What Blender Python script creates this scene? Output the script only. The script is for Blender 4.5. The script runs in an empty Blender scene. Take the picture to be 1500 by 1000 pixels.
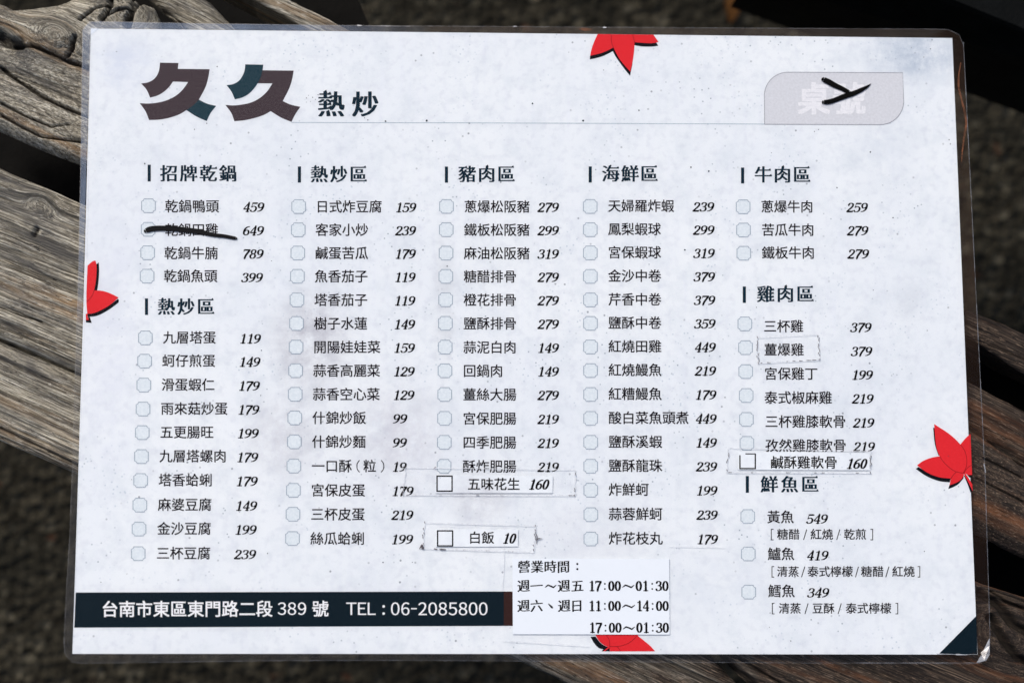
import bpy, math, random
import numpy as np
from mathutils import Matrix, Vector
from mathutils.geometry import tessellate_polygon

SC = bpy.context.scene
COL = SC.collection
random.seed(7)

# ------------------------------------------------------------------ camera
LENS = 60.0
F = LENS / 36.0 * 1500.0                    # focal length in reference pixels
CAM_ROT = np.radians(np.array([-7.70, 2.10, -0.09]))
CAM_T = np.array([0.00730, 0.00260, -0.8110])

def rodrigues(r):
    th = np.linalg.norm(r); k = r / th
    K = np.array([[0, -k[2], k[1]], [k[2], 0, -k[0]], [-k[1], k[0], 0]])
    return np.eye(3) + math.sin(th) * K + (1 - math.cos(th)) * K @ K
RW = rodrigues(CAM_ROT)
CAM = -RW.T @ CAM_T
cd = bpy.data.cameras.new('camera'); cam = bpy.data.objects.new('camera', cd); COL.objects.link(cam)
m4 = Matrix.Identity(4)
for i in range(3):
    for j in range(3): m4[i][j] = RW.T[i, j]
    m4[i][3] = CAM[i]
cam.matrix_world = m4
cd.lens = LENS; cd.sensor_width = 36; cd.sensor_fit = 'HORIZONTAL'
cd.clip_start = 0.01; cd.clip_end = 500
cd.dof.use_dof = True; cd.dof.focus_distance = 0.813; cd.dof.aperture_fstop = 5.6
cd.dof.aperture_blades = 9
SC.camera = cam

# ------------------------------------------------------------------ light
SUN_EL, SUN_AZ = math.radians(52), math.radians(-35)     # azimuth from +Y towards +X
w = bpy.data.worlds.new('World'); SC.world = w; w.use_nodes = True
nt = w.node_tree; bg = nt.nodes['Background']
sky = nt.nodes.new('ShaderNodeTexSky'); sky.sky_type = 'NISHITA'; sky.sun_disc = False
sky.sun_elevation = SUN_EL; sky.sun_rotation = SUN_AZ
sky.air_density = 1.0; sky.dust_density = 4.0; sky.ozone_density = 1.0
nt.links.new(sky.outputs[0], bg.inputs[0]); bg.inputs[1].default_value = 0.10
sl = bpy.data.lights.new('sun', 'SUN'); sl.energy = 1.5; sl.angle = math.radians(14); sl.color = (1.0, 0.95, 0.88)
so = bpy.data.objects.new('sun', sl); COL.objects.link(so)
sd = Vector((math.cos(SUN_EL) * math.sin(SUN_AZ), math.cos(SUN_EL) * math.cos(SUN_AZ), math.sin(SUN_EL)))
so.rotation_euler = sd.to_track_quat('Z', 'Y').to_euler()
SC.view_settings.view_transform = 'Standard'; SC.view_settings.look = 'None'
SC.view_settings.exposure = 0.35; SC.view_settings.gamma = 1

# ------------------------------------------------------------------ places
def ray_pt(px, py, z=0.0):
    px = np.asarray(px, float); py = np.asarray(py, float)
    d = np.stack([(px - 750) / F, -(py - 500) / F, -np.ones_like(px)], -1) @ RW
    z = np.broadcast_to(z, px.shape)
    t = (z - CAM[2]) / d[..., 2]
    return CAM + d * t[..., None]
BLC = ray_pt(106, 957)[:2]
def lift(x, y):                               # the overhanging lower left corner curls up a little
    d = np.hypot(x - BLC[0], y - BLC[1])
    wv = np.clip(1 - d / 0.24, 0, 1)
    return 0.0045 * wv ** 2
def P(px, py, dz=0.0):                        # a point of the sheet, dz above it
    px = np.asarray(px, float); py = np.asarray(py, float)
    z = np.zeros_like(px)
    for _ in range(6):
        q = ray_pt(px, py, z); z = lift(q[..., 0], q[..., 1])
    q = ray_pt(px, py, z); q[..., 2] += dz
    return q

# ------------------------------------------------------------------ materials
def mat(name):
    m = bpy.data.materials.new(name); m.use_nodes = True
    n = m.node_tree.nodes; n.clear()
    out = n.new('ShaderNodeOutputMaterial'); b = n.new('ShaderNodeBsdfPrincipled')
    m.node_tree.links.new(b.outputs[0], out.inputs[0])
    return m, m.node_tree, b, out
def N(t, typ, ins=None, **kw):
    n = t.nodes.new(typ)
    for k, v in kw.items(): setattr(n, k, v)
    for k, v in (ins or {}).items():
        s = n.inputs[k]
        if isinstance(v, bpy.types.NodeSocket): t.links.new(v, s)
        else: s.default_value = v
    return n
def ramp(t, fac, stops, interp='LINEAR'):
    r = t.nodes.new('ShaderNodeValToRGB'); t.links.new(fac, r.inputs[0])
    cr = r.color_ramp; cr.interpolation = interp
    while len(cr.elements) < len(stops): cr.elements.new(0.5)
    for e, (p, c) in zip(cr.elements, stops):
        e.position = p
        e.color = (c, c, c, 1) if isinstance(c, (int, float)) else (*c, 1)
    return r.outputs[0]
def mix(t, fac, a, b, bt='MIX'):
    n = t.nodes.new('ShaderNodeMix'); n.data_type = 'RGBA'; n.blend_type = bt
    for i, v in ((0, fac), (6, a), (7, b)):
        s = n.inputs[i]
        if isinstance(v, bpy.types.NodeSocket): t.links.new(v, s)
        elif isinstance(v, tuple): s.default_value = (*v, 1)
        else: s.default_value = v
    return n.outputs[2]
def mth(t, op, a, b=0.0, clamp=False):
    n = t.nodes.new('ShaderNodeMath'); n.operation = op; n.use_clamp = clamp
    for i, v in enumerate((a, b)):
        if isinstance(v, bpy.types.NodeSocket): t.links.new(v, n.inputs[i])
        else: n.inputs[i].default_value = v
    return n.outputs[0]

def ink(name, col, rough=0.6, mottled=0.18):
    m, t, b, o = mat(name)
    tc = N(t, 'ShaderNodeNewGeometry')
    ns = N(t, 'ShaderNodeTexNoise', {'Vector': tc.outputs['Position'], 'Scale': 900.0, 'Detail': 3.0})
    c = mix(t, ramp(t, ns.outputs[0], [(0.35, 0.0), (0.7, mottled)]), tuple(col), tuple(min(1, x * 1.5 + 0.03) for x in col))
    t.links.new(c, b.inputs['Base Color']); b.inputs['Roughness'].default_value = rough
    b.inputs['Specular IOR Level'].default_value = 0.05
    return m
M_text = ink('print_dark_brown', (0.006, 0.003, 0.006), mottled=0.08)
M_price = ink('print_black', (0.004, 0.003, 0.004), mottled=0.08)
M_head = ink('print_navy', (0.004, 0.018, 0.032), mottled=0.1)
M_big = ink('print_warm_charcoal', (0.050, 0.036, 0.043), mottled=0.35)
M_teal = ink('print_teal', (0.010, 0.036, 0.052), mottled=0.35)
M_band = ink('print_band_navy', (0.003, 0.011, 0.018), mottled=0.06)
M_bandend = ink('print_band_brown', (0.035, 0.014, 0.012), mottled=0.1)
M_red = ink('print_red', (0.66, 0.022, 0.030), mottled=0.10)
M_vein = ink('print_dark_red', (0.26, 0.008, 0.012))
M_black = ink('print_leaf_shadow_black', (0.004, 0.005, 0.008), mottled=0.05)
M_box = ink('print_pale_blue', (0.635, 0.70, 0.745), mottled=0.25)
M_boxline = ink('print_grey_blue', (0.27, 0.33, 0.40), mottled=0.4)
M_rule = ink('print_rule_grey', (0.32, 0.40, 0.46), mottled=0.4)
M_panel = ink('print_panel_mauve', (0.585, 0.60, 0.635), mottled=0.2)
M_panelline = ink('print_panel_outline', (0.26, 0.27, 0.31), mottled=0.4)
M_white = ink('print_white', (0.80, 0.81, 0.83), mottled=0.3)
M_pale = ink('print_pale_white', (0.70, 0.71, 0.745), mottled=0.3)
M_speck = ink('print_speck', (0.03, 0.045, 0.06))
M_marker = ink('marker_ink', (0.002, 0.002, 0.002), rough=0.6, mottled=0.0)
M_dirt = ink('tape_edge_dirt', (0.10, 0.09, 0.10), mottled=0.6)
M_edge = ink('tape_edge_grey', (0.56, 0.58, 0.61), mottled=0.9)

def marker_worn():
    m, t, b, o = mat('marker_ink_scratched')
    g = N(t, 'ShaderNodeNewGeometry')
    mp = N(t, 'ShaderNodeMapping', {'Vector': g.outputs['Position'], 'Rotation': (0, 0, 0.9), 'Scale': (1400, 250, 1)})
    ns = N(t, 'ShaderNodeTexNoise', {'Vector': mp.outputs[0], 'Scale': 1.0, 'Detail': 2.0})
    sep = N(t, 'ShaderNodeSeparateXYZ', {0: g.outputs['Position']})
    # the film is scratched through the ink mostly towards its right end
    k = mth(t, 'MULTIPLY', mth(t, 'ADD', sep.outputs[0], 0.162), 3.0, True)
    f = ramp(t, mth(t, 'ADD', ns.outputs[0], mth(t, 'MULTIPLY', k, 0.7)), [(0.78, 0.0), (0.84, 1.0)])
    c = mix(t, f, (0.003, 0.003, 0.004), (0.45, 0.47, 0.5))
    t.links.new(c, b.inputs['Base Color']); b.inputs['Roughness'].default_value = 0.6; b.inputs['Specular IOR Level'].default_value = 0.1
    return m
M_marker2 = marker_worn()

def paper_mat(name, grunge=1.0, base=(0.772, 0.808, 0.832)):
    m, t, b, o = mat(name)
    g = N(t, 'ShaderNodeNewGeometry').outputs['Position']
    n1 = N(t, 'ShaderNodeTexNoise', {'Vector': g, 'Scale': 9.0, 'Detail': 6.0, 'Roughness': 0.62})
    c = mix(t, ramp(t, n1.outputs[0], [(0.38, 0.0), (0.72, 0.55 * grunge)]), base, (0.66, 0.71, 0.775))
    n2 = N(t, 'ShaderNodeTexNoise', {'Vector': g, 'Scale': 75.0, 'Detail': 7.0, 'Roughness': 0.7})
    c = mix(t, ramp(t, n2.outputs[0], [(0.47, 0.0), (0.74, 0.65 * grunge)]), c, (0.61, 0.665, 0.715))
    n3 = N(t, 'ShaderNodeTexNoise', {'Vector': g, 'Scale': 260.0, 'Detail': 3.0})
    c = mix(t, ramp(t, n3.outputs[0], [(0.50, 0.0), (0.80, 0.5 * grunge)]), c, (0.56, 0.595, 0.665))
    if grunge > 0.5:
        # vertical fibre streaks of the printed plaster pattern
        mp = N(t, 'ShaderNodeMapping', {'Vector': g, 'Scale': (420, 30, 1)})
        n4 = N(t, 'ShaderNodeTexNoise', {'Vector': mp.outputs[0], 'Scale': 1.0, 'Detail': 4.0})
        c = mix(t, ramp(t, n4.outputs[0], [(0.5, 0.0), (0.8, 0.22)]), c, (0.68, 0.71, 0.80))
        # fine round specks
        for sc, th, colr, seed in ((170.0, 0.045, (0.10, 0.16, 0.22), 0.0), (85.0, 0.030, (0.05, 0.07, 0.10), 3.3), (240.0, 0.07, (0.42, 0.50, 0.58), 9.1)):
            mv = N(t, 'ShaderNodeMapping', {'Vector': g, 'Location': (seed, seed * 0.7, 0)})
            v = N(t, 'ShaderNodeTexVoronoi', {'Vector': mv.outputs[0], 'Scale': sc, 'Randomness': 1.0}, voronoi_dimensions='2D')
            spot = ramp(t, v.outputs['Distance'], [(th, 1.0), (th * 1.7, 0.0)])
            pick = N(t, 'ShaderNodeTexNoise', {'Vector': mv.outputs[0], 'Scale': 38.0, 'Detail': 2.0})
            c = mix(t, mth(t, 'MULTIPLY', spot, ramp(t, pick.outputs[0], [(0.53, 0.0), (0.68, 0.65)])), c, colr)
        # rubbed grey stains at their places on the sheet
        for (sx, sy, rx, ry, col_, k) in ((455, 500, 80, 110, (0.42, 0.42, 0.47), 0.55), (420, 640, 80, 90, (0.45, 0.45, 0.50), 0.40), (585, 640, 110, 110, (0.50, 0.50, 0.56), 0.40),
                                          (1340, 80, 110, 60, (0.42, 0.49, 0.58), 0.8), (1290, 200, 100, 160, (0.60, 0.65, 0.71), 0.35), (700, 730, 60, 50, (0.45, 0.45, 0.50), 0.45), (650, 440, 25, 150, (0.5, 0.52, 0.56), 0.35),
                                          (160, 480, 60, 330, (0.66, 0.69, 0.77), 0.4), (180, 95, 75, 55, (0.62, 0.67, 0.76), 0.6), (1060, 860, 150, 80, (0.64, 0.69, 0.75), 0.4), (1330, 440, 40, 50, (0.56, 0.6, 0.65), 0.3), (870, 780, 120, 60, (0.58, 0.6, 0.66), 0.3)):
            q = ray_pt(sx, sy); rr = rx * 0.000325; ry_ = ry * 0.000325
            mv = N(t, 'ShaderNodeMapping', {'Vector': g, 'Location': (-q[0] / rr, -q[1] / ry_, 0), 'Scale': (1 / rr, 1 / ry_, 0)})
            ln = N(t, 'ShaderNodeVectorMath', {0: mv.outputs[0]}, operation='LENGTH')
            nn = N(t, 'ShaderNodeTexNoise', {'Vector': g, 'Scale': 60.0 + rx * 0.2, 'Detail': 8.0, 'Roughness': 0.75})
            f = mth(t, 'MULTIPLY', ramp(t, ln.outputs['Value'], [(0.1, 1.0), (1.0, 0.0)], 'EASE'), ramp(t, nn.outputs[0], [(0.36, 0.1 * k), (0.60, min(1, 1.35 * k))]))
            c = mix(t, f, c, col_)
    t.links.new(c, b.inputs['Base Color']); b.inputs['Roughness'].default_value = 0.75
    b.inputs['Specular IOR Level'].default_value = 0.2
    return m
M_paper = paper_mat('printed_paper')
M_strip = paper_mat('white_strip_paper', 0.6, (0.80, 0.845, 0.87))
M_label = paper_mat('white_label_paper', 0.12, (0.775, 0.825, 0.875))

def film_mat():
    m, t, b, o = mat('lamination_film'); t.nodes.remove(b)
    g = N(t, 'ShaderNodeNewGeometry').outputs['Position']
    tr = N(t, 'ShaderNodeBsdfTransparent', {'Color': (0.985, 0.99, 0.995, 1)})
    ns = N(t, 'ShaderNodeTexNoise', {'Vector': g, 'Scale': 14.0, 'Detail': 2.0})
    bp = N(t, 'ShaderNodeBump', {'Strength': 0.05, 'Distance': 0.001, 'Height': ns.outputs[0]})
    gl = N(t, 'ShaderNodeBsdfGlossy', {'Color': (1, 1, 1, 1), 'Roughness': 0.12, 'Normal': bp.outputs[0]})
    fr = N(t, 'ShaderNodeFresnel', {'IOR': 1.13})
    m1 = N(t, 'ShaderNodeMixShader', {0: fr.outputs[0], 1: tr.outputs[0], 2: gl.outputs[0]})
    # milky margin with sky and brown reflections painted in as diffuse colour
    at = N(t, 'ShaderNodeAttribute', attribute_name='haze_reflection')
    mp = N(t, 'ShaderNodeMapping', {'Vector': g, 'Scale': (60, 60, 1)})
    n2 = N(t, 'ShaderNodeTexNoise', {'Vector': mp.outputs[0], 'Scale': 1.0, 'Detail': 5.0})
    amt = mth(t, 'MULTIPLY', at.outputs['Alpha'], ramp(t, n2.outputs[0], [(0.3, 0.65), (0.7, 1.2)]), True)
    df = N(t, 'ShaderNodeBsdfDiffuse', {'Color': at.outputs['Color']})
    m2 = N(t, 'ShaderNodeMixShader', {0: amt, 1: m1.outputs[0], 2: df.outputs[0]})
    t.links.new(m2.outputs[0], o.inputs[0])
    return m
M_film = film_mat()
def clear_mat(name, amt, col, rough=0.2, gloss=0.5):
    m, t, b, o = mat(name); t.nodes.remove(b)
    g = N(t, 'ShaderNodeNewGeometry').outputs['Position']
    tr = N(t, 'ShaderNodeBsdfTransparent', {'Color': (1, 1, 1, 1)})
    gl = N(t, 'ShaderNodeBsdfGlossy', {'Roughness': rough})
    df = N(t, 'ShaderNodeBsdfDiffuse', {'Color': (*col, 1)})
    ad = N(t, 'ShaderNodeMixShader', {0: 1 - gloss, 1: gl.outputs[0], 2: df.outputs[0]})
    ns = N(t, 'ShaderNodeTexNoise', {'Vector': g, 'Scale': 220.0, 'Detail': 4.0})
    mx = N(t, 'ShaderNodeMixShader', {0: mth(t, 'MULTIPLY', ramp(t, ns.outputs[0], [(0.35, 0.25), (0.65, 1.0)]), amt), 1: tr.outputs[0], 2: ad.outputs[0]})
    t.links.new(mx.outputs[0], o.inputs[0])
    return m
M_rim = clear_mat('painted_edge_highlight', 0.30, (0.7, 0.72, 0.75))
M_rimdim = clear_mat('film_cut_edge_dull', 0.15, (0.6, 0.6, 0.6))
M_tape = clear_mat('clear_tape', 0.006, (0.7, 0.7, 0.72), 0.25, .3)
M_crease = clear_mat('film_crease', 0.85, (0.95, 0.95, 0.95), 0.1)
M_orange = clear_mat('orange_film_mark', 0.75, (0.22, 0.075, 0.03), 0.6, 0.03)

# ------------------------------------------------------------------ helpers for things
def tag(o, label=None, cat=None, group=None, kind=None):
    if label: o['label'] = label
    if cat: o['category'] = cat
    if group: o['group'] = group
    if kind: o['kind'] = kind
    return o
def empty(name, loc=(0, 0, 0)):
    o = bpy.data.objects.new(name, None); o.location = loc; o.empty_display_size = 0.02
    COL.objects.link(o); return o
class MB:
    def __init__(s): s.v = []; s.f = []; s.m = []; s.n = 0
    def add(s, verts, faces, mi=0):
        verts = np.asarray(verts, float).reshape(-1, 3)
        s.v.append(verts); s.f += [tuple(i + s.n for i in f) for f in faces]; s.m += [mi] * len(faces); s.n += len(verts)
    def build(s, name, mats, parent=None, label=None, smooth=False):
        me = bpy.data.meshes.new(name)
        me.from_pydata(np.concatenate(s.v).tolist(), [], s.f)
        for mm in (mats if isinstance(mats, (list, tuple)) else [mats]): me.materials.append(mm)
        me.polygons.foreach_set('material_index', s.m)
        if smooth: me.polygons.foreach_set('use_smooth', [True] * len(me.polygons))
        me.update()
        o = bpy.data.objects.new(name, me); COL.objects.link(o)
        if parent: o.parent = parent
        if label: o['label'] = label
        return o
def orient(pts, faces):
    # make every face look up in image space (image y runs down)
    out = []
    for f in faces:
        a, b, c = (pts[i] for i in f[:3])
        cr = (b[0] - a[0]) * (c[1] - a[1]) - (b[1] - a[1]) * (c[0] - a[0])
        out.append(tuple(f) if cr < 0 else tuple(reversed(f)))
    return out
def smooth_poly(pts, n=5, corner=32, closed=True):
    pts = [np.array(p, float) for p in pts]; L = len(pts); tin = []; tout = []
    for i in range(L):
        a, b, c = pts[i - 1], pts[i], pts[(i + 1) % L]
        u, v = b - a, c - b
        if not closed and i in (0, L - 1):
            d = v if i == 0 else u; tin.append(d); tout.append(d); continue
        ang = abs(math.degrees(math.atan2(u[0] * v[1] - u[1] * v[0], u @ v)))
        if ang > corner: tin.append(u); tout.append(v)
        else:
            d = u / (np.linalg.norm(u) + 1e-9) + v / (np.linalg.norm(v) + 1e-9); d /= np.linalg.norm(d) + 1e-9
            tin.append(d * np.linalg.norm(u)); tout.append(d * np.linalg.norm(v))
    out = []
    for i in range(L if closed else L - 1):
        a, b = pts[i], pts[(i + 1) % L]; t0, t1 = tout[i], tin[(i + 1) % L]
        for k in range(n):
            t = k / n; h = (2*t**3-3*t**2+1, t**3-2*t**2+t, -2*t**3+3*t**2, t**3-t**2)
            out.append(h[0]*a + h[1]*t0 + h[2]*b + h[3]*t1)
    if not closed: out.append(pts[-1])
    return np.array(out)
def poly(mb, pts, dz, mi=0):
    pts = np.asarray(pts, float)
    tri = tessellate_polygon([[Vector((p[0], p[1], 0)) for p in pts]])
    mb.add(P(pts[:, 0], pts[:, 1], dz), orient(pts, tri), mi)
def stroke(mb, pts, wd, dz, mi=0, n=5, sm=True, cap=True):
    """variable width line through picture-plane points, laid on the sheet"""
    pts = np.asarray(pts, float); wd = np.broadcast_to(np.asarray(wd, float), (len(pts),))
    if sm and len(pts) > 2:
        q = smooth_poly(pts, n, 50, False)
        wi = np.interp(np.linspace(0, len(pts) - 1, len(q)), np.arange(len(pts)), wd)
    else: q, wi = pts, wd
    t = np.gradient(q, axis=0); t /= np.linalg.norm(t, axis=1)[:, None] + 1e-9
    nn = np.stack([-t[:, 1], t[:, 0]], 1)
    L = q + nn * wi[:, None] / 2; R = q - nn * wi[:, None] / 2
    if cap:
        st = [q[0] + wi[0] / 2 * (math.cos(a) * -t[0] + math.sin(a) * -nn[0]) for a in np.linspace(-1.2, 1.2, 5)]
        en = [q[-1] + wi[-1] / 2 * (math.cos(a) * t[-1] + math.sin(a) * nn[-1]) for a in np.linspace(-1.2, 1.2, 5)]
        ring = list(L[:0])
    pp = np.concatenate([L, R]); k = len(q)
    fs = [(i, i + 1, k + i + 1, k + i) for i in range(k - 1)]
    mb.add(P(pp[:, 0], pp[:, 1], dz), orient(pp, fs), mi)
    if cap:
        for c, arc in ((q[0], st), (q[-1], en)):
            a = np.array([c] + arc); fs = [(0, i, i + 1) for i in range(1, len(arc))]
            mb.add(P(a[:, 0], a[:, 1], dz), orient(a, fs), mi)

# ------------------------------------------------------------------ lettering
GL = {}
def glyph(ch, off=0.0):
    key = (ch, off)
    if key in GL: return GL[key]
    cu = bpy.data.curves.new('g', 'FONT'); cu.body = ch; cu.resolution_u = 3; cu.offset = off; cu.size = 1
    o = bpy.data.objects.new('g', cu); COL.objects.link(o)
    dg = bpy.context.evaluated_depsgraph_get(); ev = o.evaluated_get(dg); me = ev.to_mesh()
    v = np.array([x.co[:2] for x in me.vertices]).reshape(-1, 2)
    f = [tuple(p.vertices) for p in me.polygons]
    bd = None
    ev.to_mesh_clear(); bpy.data.objects.remove(o); bpy.data.curves.remove(cu)
    GL[key] = (v, f); return GL[key]
CJK_Y = None
def em_center():
    # centre of the full-width em box, taken from a few box filling characters
    ys = [];
    for c in '國圖田區':
        v, _ = glyph(c)
        if len(v): ys += [v[:, 1].min(), v[:, 1].max()]
    return (min(ys) + max(ys)) / 2, max(ys) - min(ys)
EC, EH = em_center()
def adv():
    v1, _ = glyph('田'); v2, _ = glyph('田田')
    return v2[:, 0].max() - v1[:, 0].max()
ADV = adv()
def cjk(mb, text, x0, x1, yc, dz, em=None, off=0.011, mi=0, style=None, slope=0.0):
    """full-width text whose ink runs from x0 to x1 at centre height yc, in picture-plane units"""
    n = len(text)
    # letter pitch from the run length; em from pitch unless given
    if em is None: pitch = em = (x1 - x0) / (n - 0.07)
    else: pitch = (x1 - x0 - em * 0.93) / max(n - 1, 1)
    s = em / ADV
    for i, ch in enumerate(text):
        if ch == ' ': continue
        cx = x0 + em * 0.465 + i * pitch
        cy = yc + slope * (cx - x0)
        def put(v, f, dxx=0.0, dzz=0.0):
            p = np.stack([cx + (v[:, 0] - ADV / 2) * s + dxx, cy - (v[:, 1] - EC) * s + (style == 'kai') * -0.07 * (v[:, 0] - ADV / 2) * s], 1)
            mb.add(P(p[:, 0], p[:, 1], dz + dzz), orient(p, f), mi); return p
        if style in ('song', 'kai'):
            a = 0.030 if style == 'song' else 0.025
            v, f = glyph(ch)
            for k, dxx in enumerate((-a, 0, a)):
                p = put(v, f, dxx * em, k * 2e-6)
            # small wedge serifs on the right ends of horizontal strokes
            if style == 'song':
                cnt = {}
                for fc in f:
                    for q in range(len(fc)):
                        e = (fc[q], fc[(q + 1) % len(fc)]); kk = tuple(sorted(e))
                        cnt.setdefault(kk, []).append(fc)
                for (i0, i1), fl in cnt.items():
                    if len(fl) != 1: continue
                    A, B = p[i0], p[i1]
                    if abs(A[0] - B[0]) > 0.012 * em: continue
                    ln = abs(A[1] - B[1])
                    if not (0.03 * em < ln < 0.085 * em): continue
                    cen = np.mean([p[j] for j in fl[0]], 0)
                    if cen[0] > A[0]: continue
                    top = A if A[1] < B[1] else B
                    bx = top[0] + 0.012 * em
                    tri = np.array([[bx - 0.15 * em, top[1] + 0.005 * em], [bx - 0.035 * em, top[1] - 0.065 * em], [bx + 0.012 * em, top[1] + ln * 0.95]])
                    mb.add(P(tri[:, 0], tri[:, 1], dz + 1e-5), orient(tri, [(0, 1, 2)]), mi)
        else:
            v, f = glyph(ch)
            for k, (ex, ey) in enumerate(((-1, -1), (1, -1), (-1, 1), (1, 1))):
                p = np.stack([cx + (v[:, 0] - ADV / 2) * s + ex * off * em, cy - (v[:, 1] - EC) * s + ey * off * em * .8], 1)
                mb.add(P(p[:, 0], p[:, 1], dz + k * 2e-6), orient(p, f), mi)
def full(c):
    return chr(ord(c) + 0xFEE0) if '!' <= c <= '~' else c
def latin(mb, text, x0, x1, ytop, ybot, dz, off=0.012, mi=0):
    """proportional figures and capitals in the same face as the characters"""
    gs = []
    for ch in text:
        if ch == ' ': gs.append(None); continue
        v, f = glyph(full(ch)); gs.append((v.copy(), f))
    hv, _ = glyph(full('0')); h0, h1 = hv[:, 1].min(), hv[:, 1].max()
    s = (ybot - ytop) / (h1 - h0)
    dw = hv[:, 0].max() - hv[:, 0].min()
    sb = 0.10 * dw; widths = []
    for g, ch in zip(gs, text):
        if g is None: widths.append(dw * 0.36)
        elif ch.isdigit(): widths.append(dw + 2 * sb)
        elif ch == '-': g[0][:, 0] = g[0][:, 0].mean() + (g[0][:, 0] - g[0][:, 0].mean()) * .48; widths.append(g[0][:, 0].max() - g[0][:, 0].min() + 2 * sb)
        else: widths.append(g[0][:, 0].max() - g[0][:, 0].min() + 2 * sb)
    sx = (x1 - x0) / (sum(widths) - 2 * sb)
    x = x0 - sb * sx
    for g, wd in zip(gs, widths):
        if g is not None:
            v, f = g; c = (v[:, 0].min() + v[:, 0].max()) / 2
            for k, ex in enumerate((-1, 0, 1)):
                p = np.stack([x + (wd / 2 + v[:, 0] - c) * sx + ex * off * 22, ybot - (v[:, 1] - h0) * s + (k % 2) * off * 10], 1)
                mb.add(P(p[:, 0], p[:, 1], dz + k * 2e-6), orient(p, f), mi)
        x += wd * sx

def ell(cx, cy, rx, ry, n=16, a0=90):
    return [(cx + rx * math.cos(math.radians(a0 + 360 * k / n)), cy + ry * math.sin(math.radians(a0 + 360 * k / n))) for k in range(n + 1)]
# serif figures as pen strokes: (points, thin, thick); width follows the pen angle
DIG = {
 '0': [(ell(.27, .5, .18, .45), .055, .155)],
 '1': [([(.30, .95), (.30, .04)], .15, .15), ([(.10, .82), (.30, .96)], .06, .06), ([(.10, .03), (.50, .03)], .07, .07)],
 '2': [([(.10, .76), (.13, .88), (.26, .96), (.42, .89), (.45, .72), (.36, .5), (.2, .27), (.07, .08)], .06, .15), ([(.07, .065), (.48, .065)], .13, .13), ([(.10, .77), (.12, .78)], .13, .13), ([(.49, .08), (.52, .2)], .05, .05)],
 '3': [([(.1, .82), (.15, .92), (.27, .96), (.42, .88), (.42, .68), (.32, .55), (.2, .53)], .055, .15), ([(.2, .53), (.36, .5), (.47, .36), (.44, .14), (.27, .04), (.13, .06), (.06, .16)], .055, .15), ([(.09, .8), (.11, .82)], .12, .12), ([(.06, .16), (.08, .17)], .13, .13)],
 '4': [([(.37, .97), (.04, .31)], .06, .08), ([(.03, .30), (.54, .30)], .09, .09), ([(.38, .98), (.38, .04)], .15, .15), ([(.24, .03), (.52, .03)], .06, .06)],
 '5': [([(.14, .93), (.49, .93)], .12, .12), ([(.13, .95), (.09, .53)], .05, .05), ([(.09, .52), (.2, .59), (.34, .58), (.47, .44), (.46, .2), (.32, .04), (.17, .04), (.06, .14)], .055, .15), ([(.06, .15), (.08, .16)], .13, .13)],
 '6': [([(.46, .95), (.3, .90), (.14, .72), (.08, .42), (.11, .15), (.26, .04), (.42, .12), (.47, .33), (.39, .54), (.25, .57), (.10, .42)], .055, .15)],
 '7': [([(.06, .93), (.50, .93)], .12, .12), ([(.49, .9), (.36, .6), (.25, .3), (.21, .02)], .14, .15), ([(.06, .95), (.04, .74)], .055, .055)],
 '8': [(ell(.27, .74, .16, .22), .055, .14), (ell(.27, .27, .19, .235), .055, .15)],
}
DIG['9'] = [([(.54 - x, 1 - y) for x, y in DIG['6'][0][0]], .055, .15)]
def figures(mb, text, x0, x1, yc, h, dz, shear=0.22, mi=0, weight=1.0, pitch=None, colon=0.5):
    """serif numerals with ink from x0 to x1"""
    n = len(text); sh = shear * h
    gw = (x1 - x0 - sh) / (n - 0.06) if pitch is None else pitch
    sx = gw / 0.56
    for i, ch in enumerate(text):
        ox = x0 + i * gw - 0.03 * gw
        if ch == ':':
            for yy in (0.2, 0.72):
                c = np.array(ell(ox + gw * 0.5, yc + h / 2 - yy * h, h * .09, h * .09, 10)[:-1]); poly(mb, c, dz, mi)
            continue
        for k, (pts, a, b) in enumerate(DIG[ch]):
            q = np.array(pts, float)
            p = np.stack([ox + q[:, 0] * sx + q[:, 1] * sh, yc + h / 2 - q[:, 1] * h], 1)
            p2 = smooth_poly(p, 4, 50, False) if len(p) > 2 else p
            d = np.gradient(p2, axis=0); d /= np.linalg.norm(d, axis=1)[:, None] + 1e-9
            wv = (a + (b - a) * np.abs(d[:, 1]) ** 1.2) * h * 1.40 * weight
            stroke(mb, p2, wv, dz + k * 4e-6, mi, sm=False, cap=(len(pts) > 2 or a > .1))

# ------------------------------------------------------------------ the menu
menu = empty('laminated_menu', (0, 0, 0))
tag(menu, 'laminated white menu sheet printed with dish names and red maple leaves, lying on the planks', 'menu')
TL, TR, BR, BL = (133, 42), (1395, 56), (1432, 958), (106, 957)
def grid_px(nx, ny, quad, dz):
    tl, tr, br, bl = [np.array(q, float) for q in quad]
    u, v = np.meshgrid(np.linspace(0, 1, nx + 1), np.linspace(0, 1, ny + 1))
    q = P([tl[0], tr[0], br[0], bl[0]], [tl[1], tr[1], br[1], bl[1]])     # straight in the world, not in the picture
    xy = ((1-v)*(1-u))[..., None]*q[0] + ((1-v)*u)[..., None]*q[1] + (v*u)[..., None]*q[2] + (v*(1-u))[..., None]*q[3]
    xy = xy.reshape(-1, 3); xy[:, 2] = lift(xy[:, 0], xy[:, 1]) + dz
    fs = [(j*(nx+1)+i, (j+1)*(nx+1)+i, (j+1)*(nx+1)+i+1, j*(nx+1)+i+1) for j in range(ny) for i in range(nx)]
    return xy, fs
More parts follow.
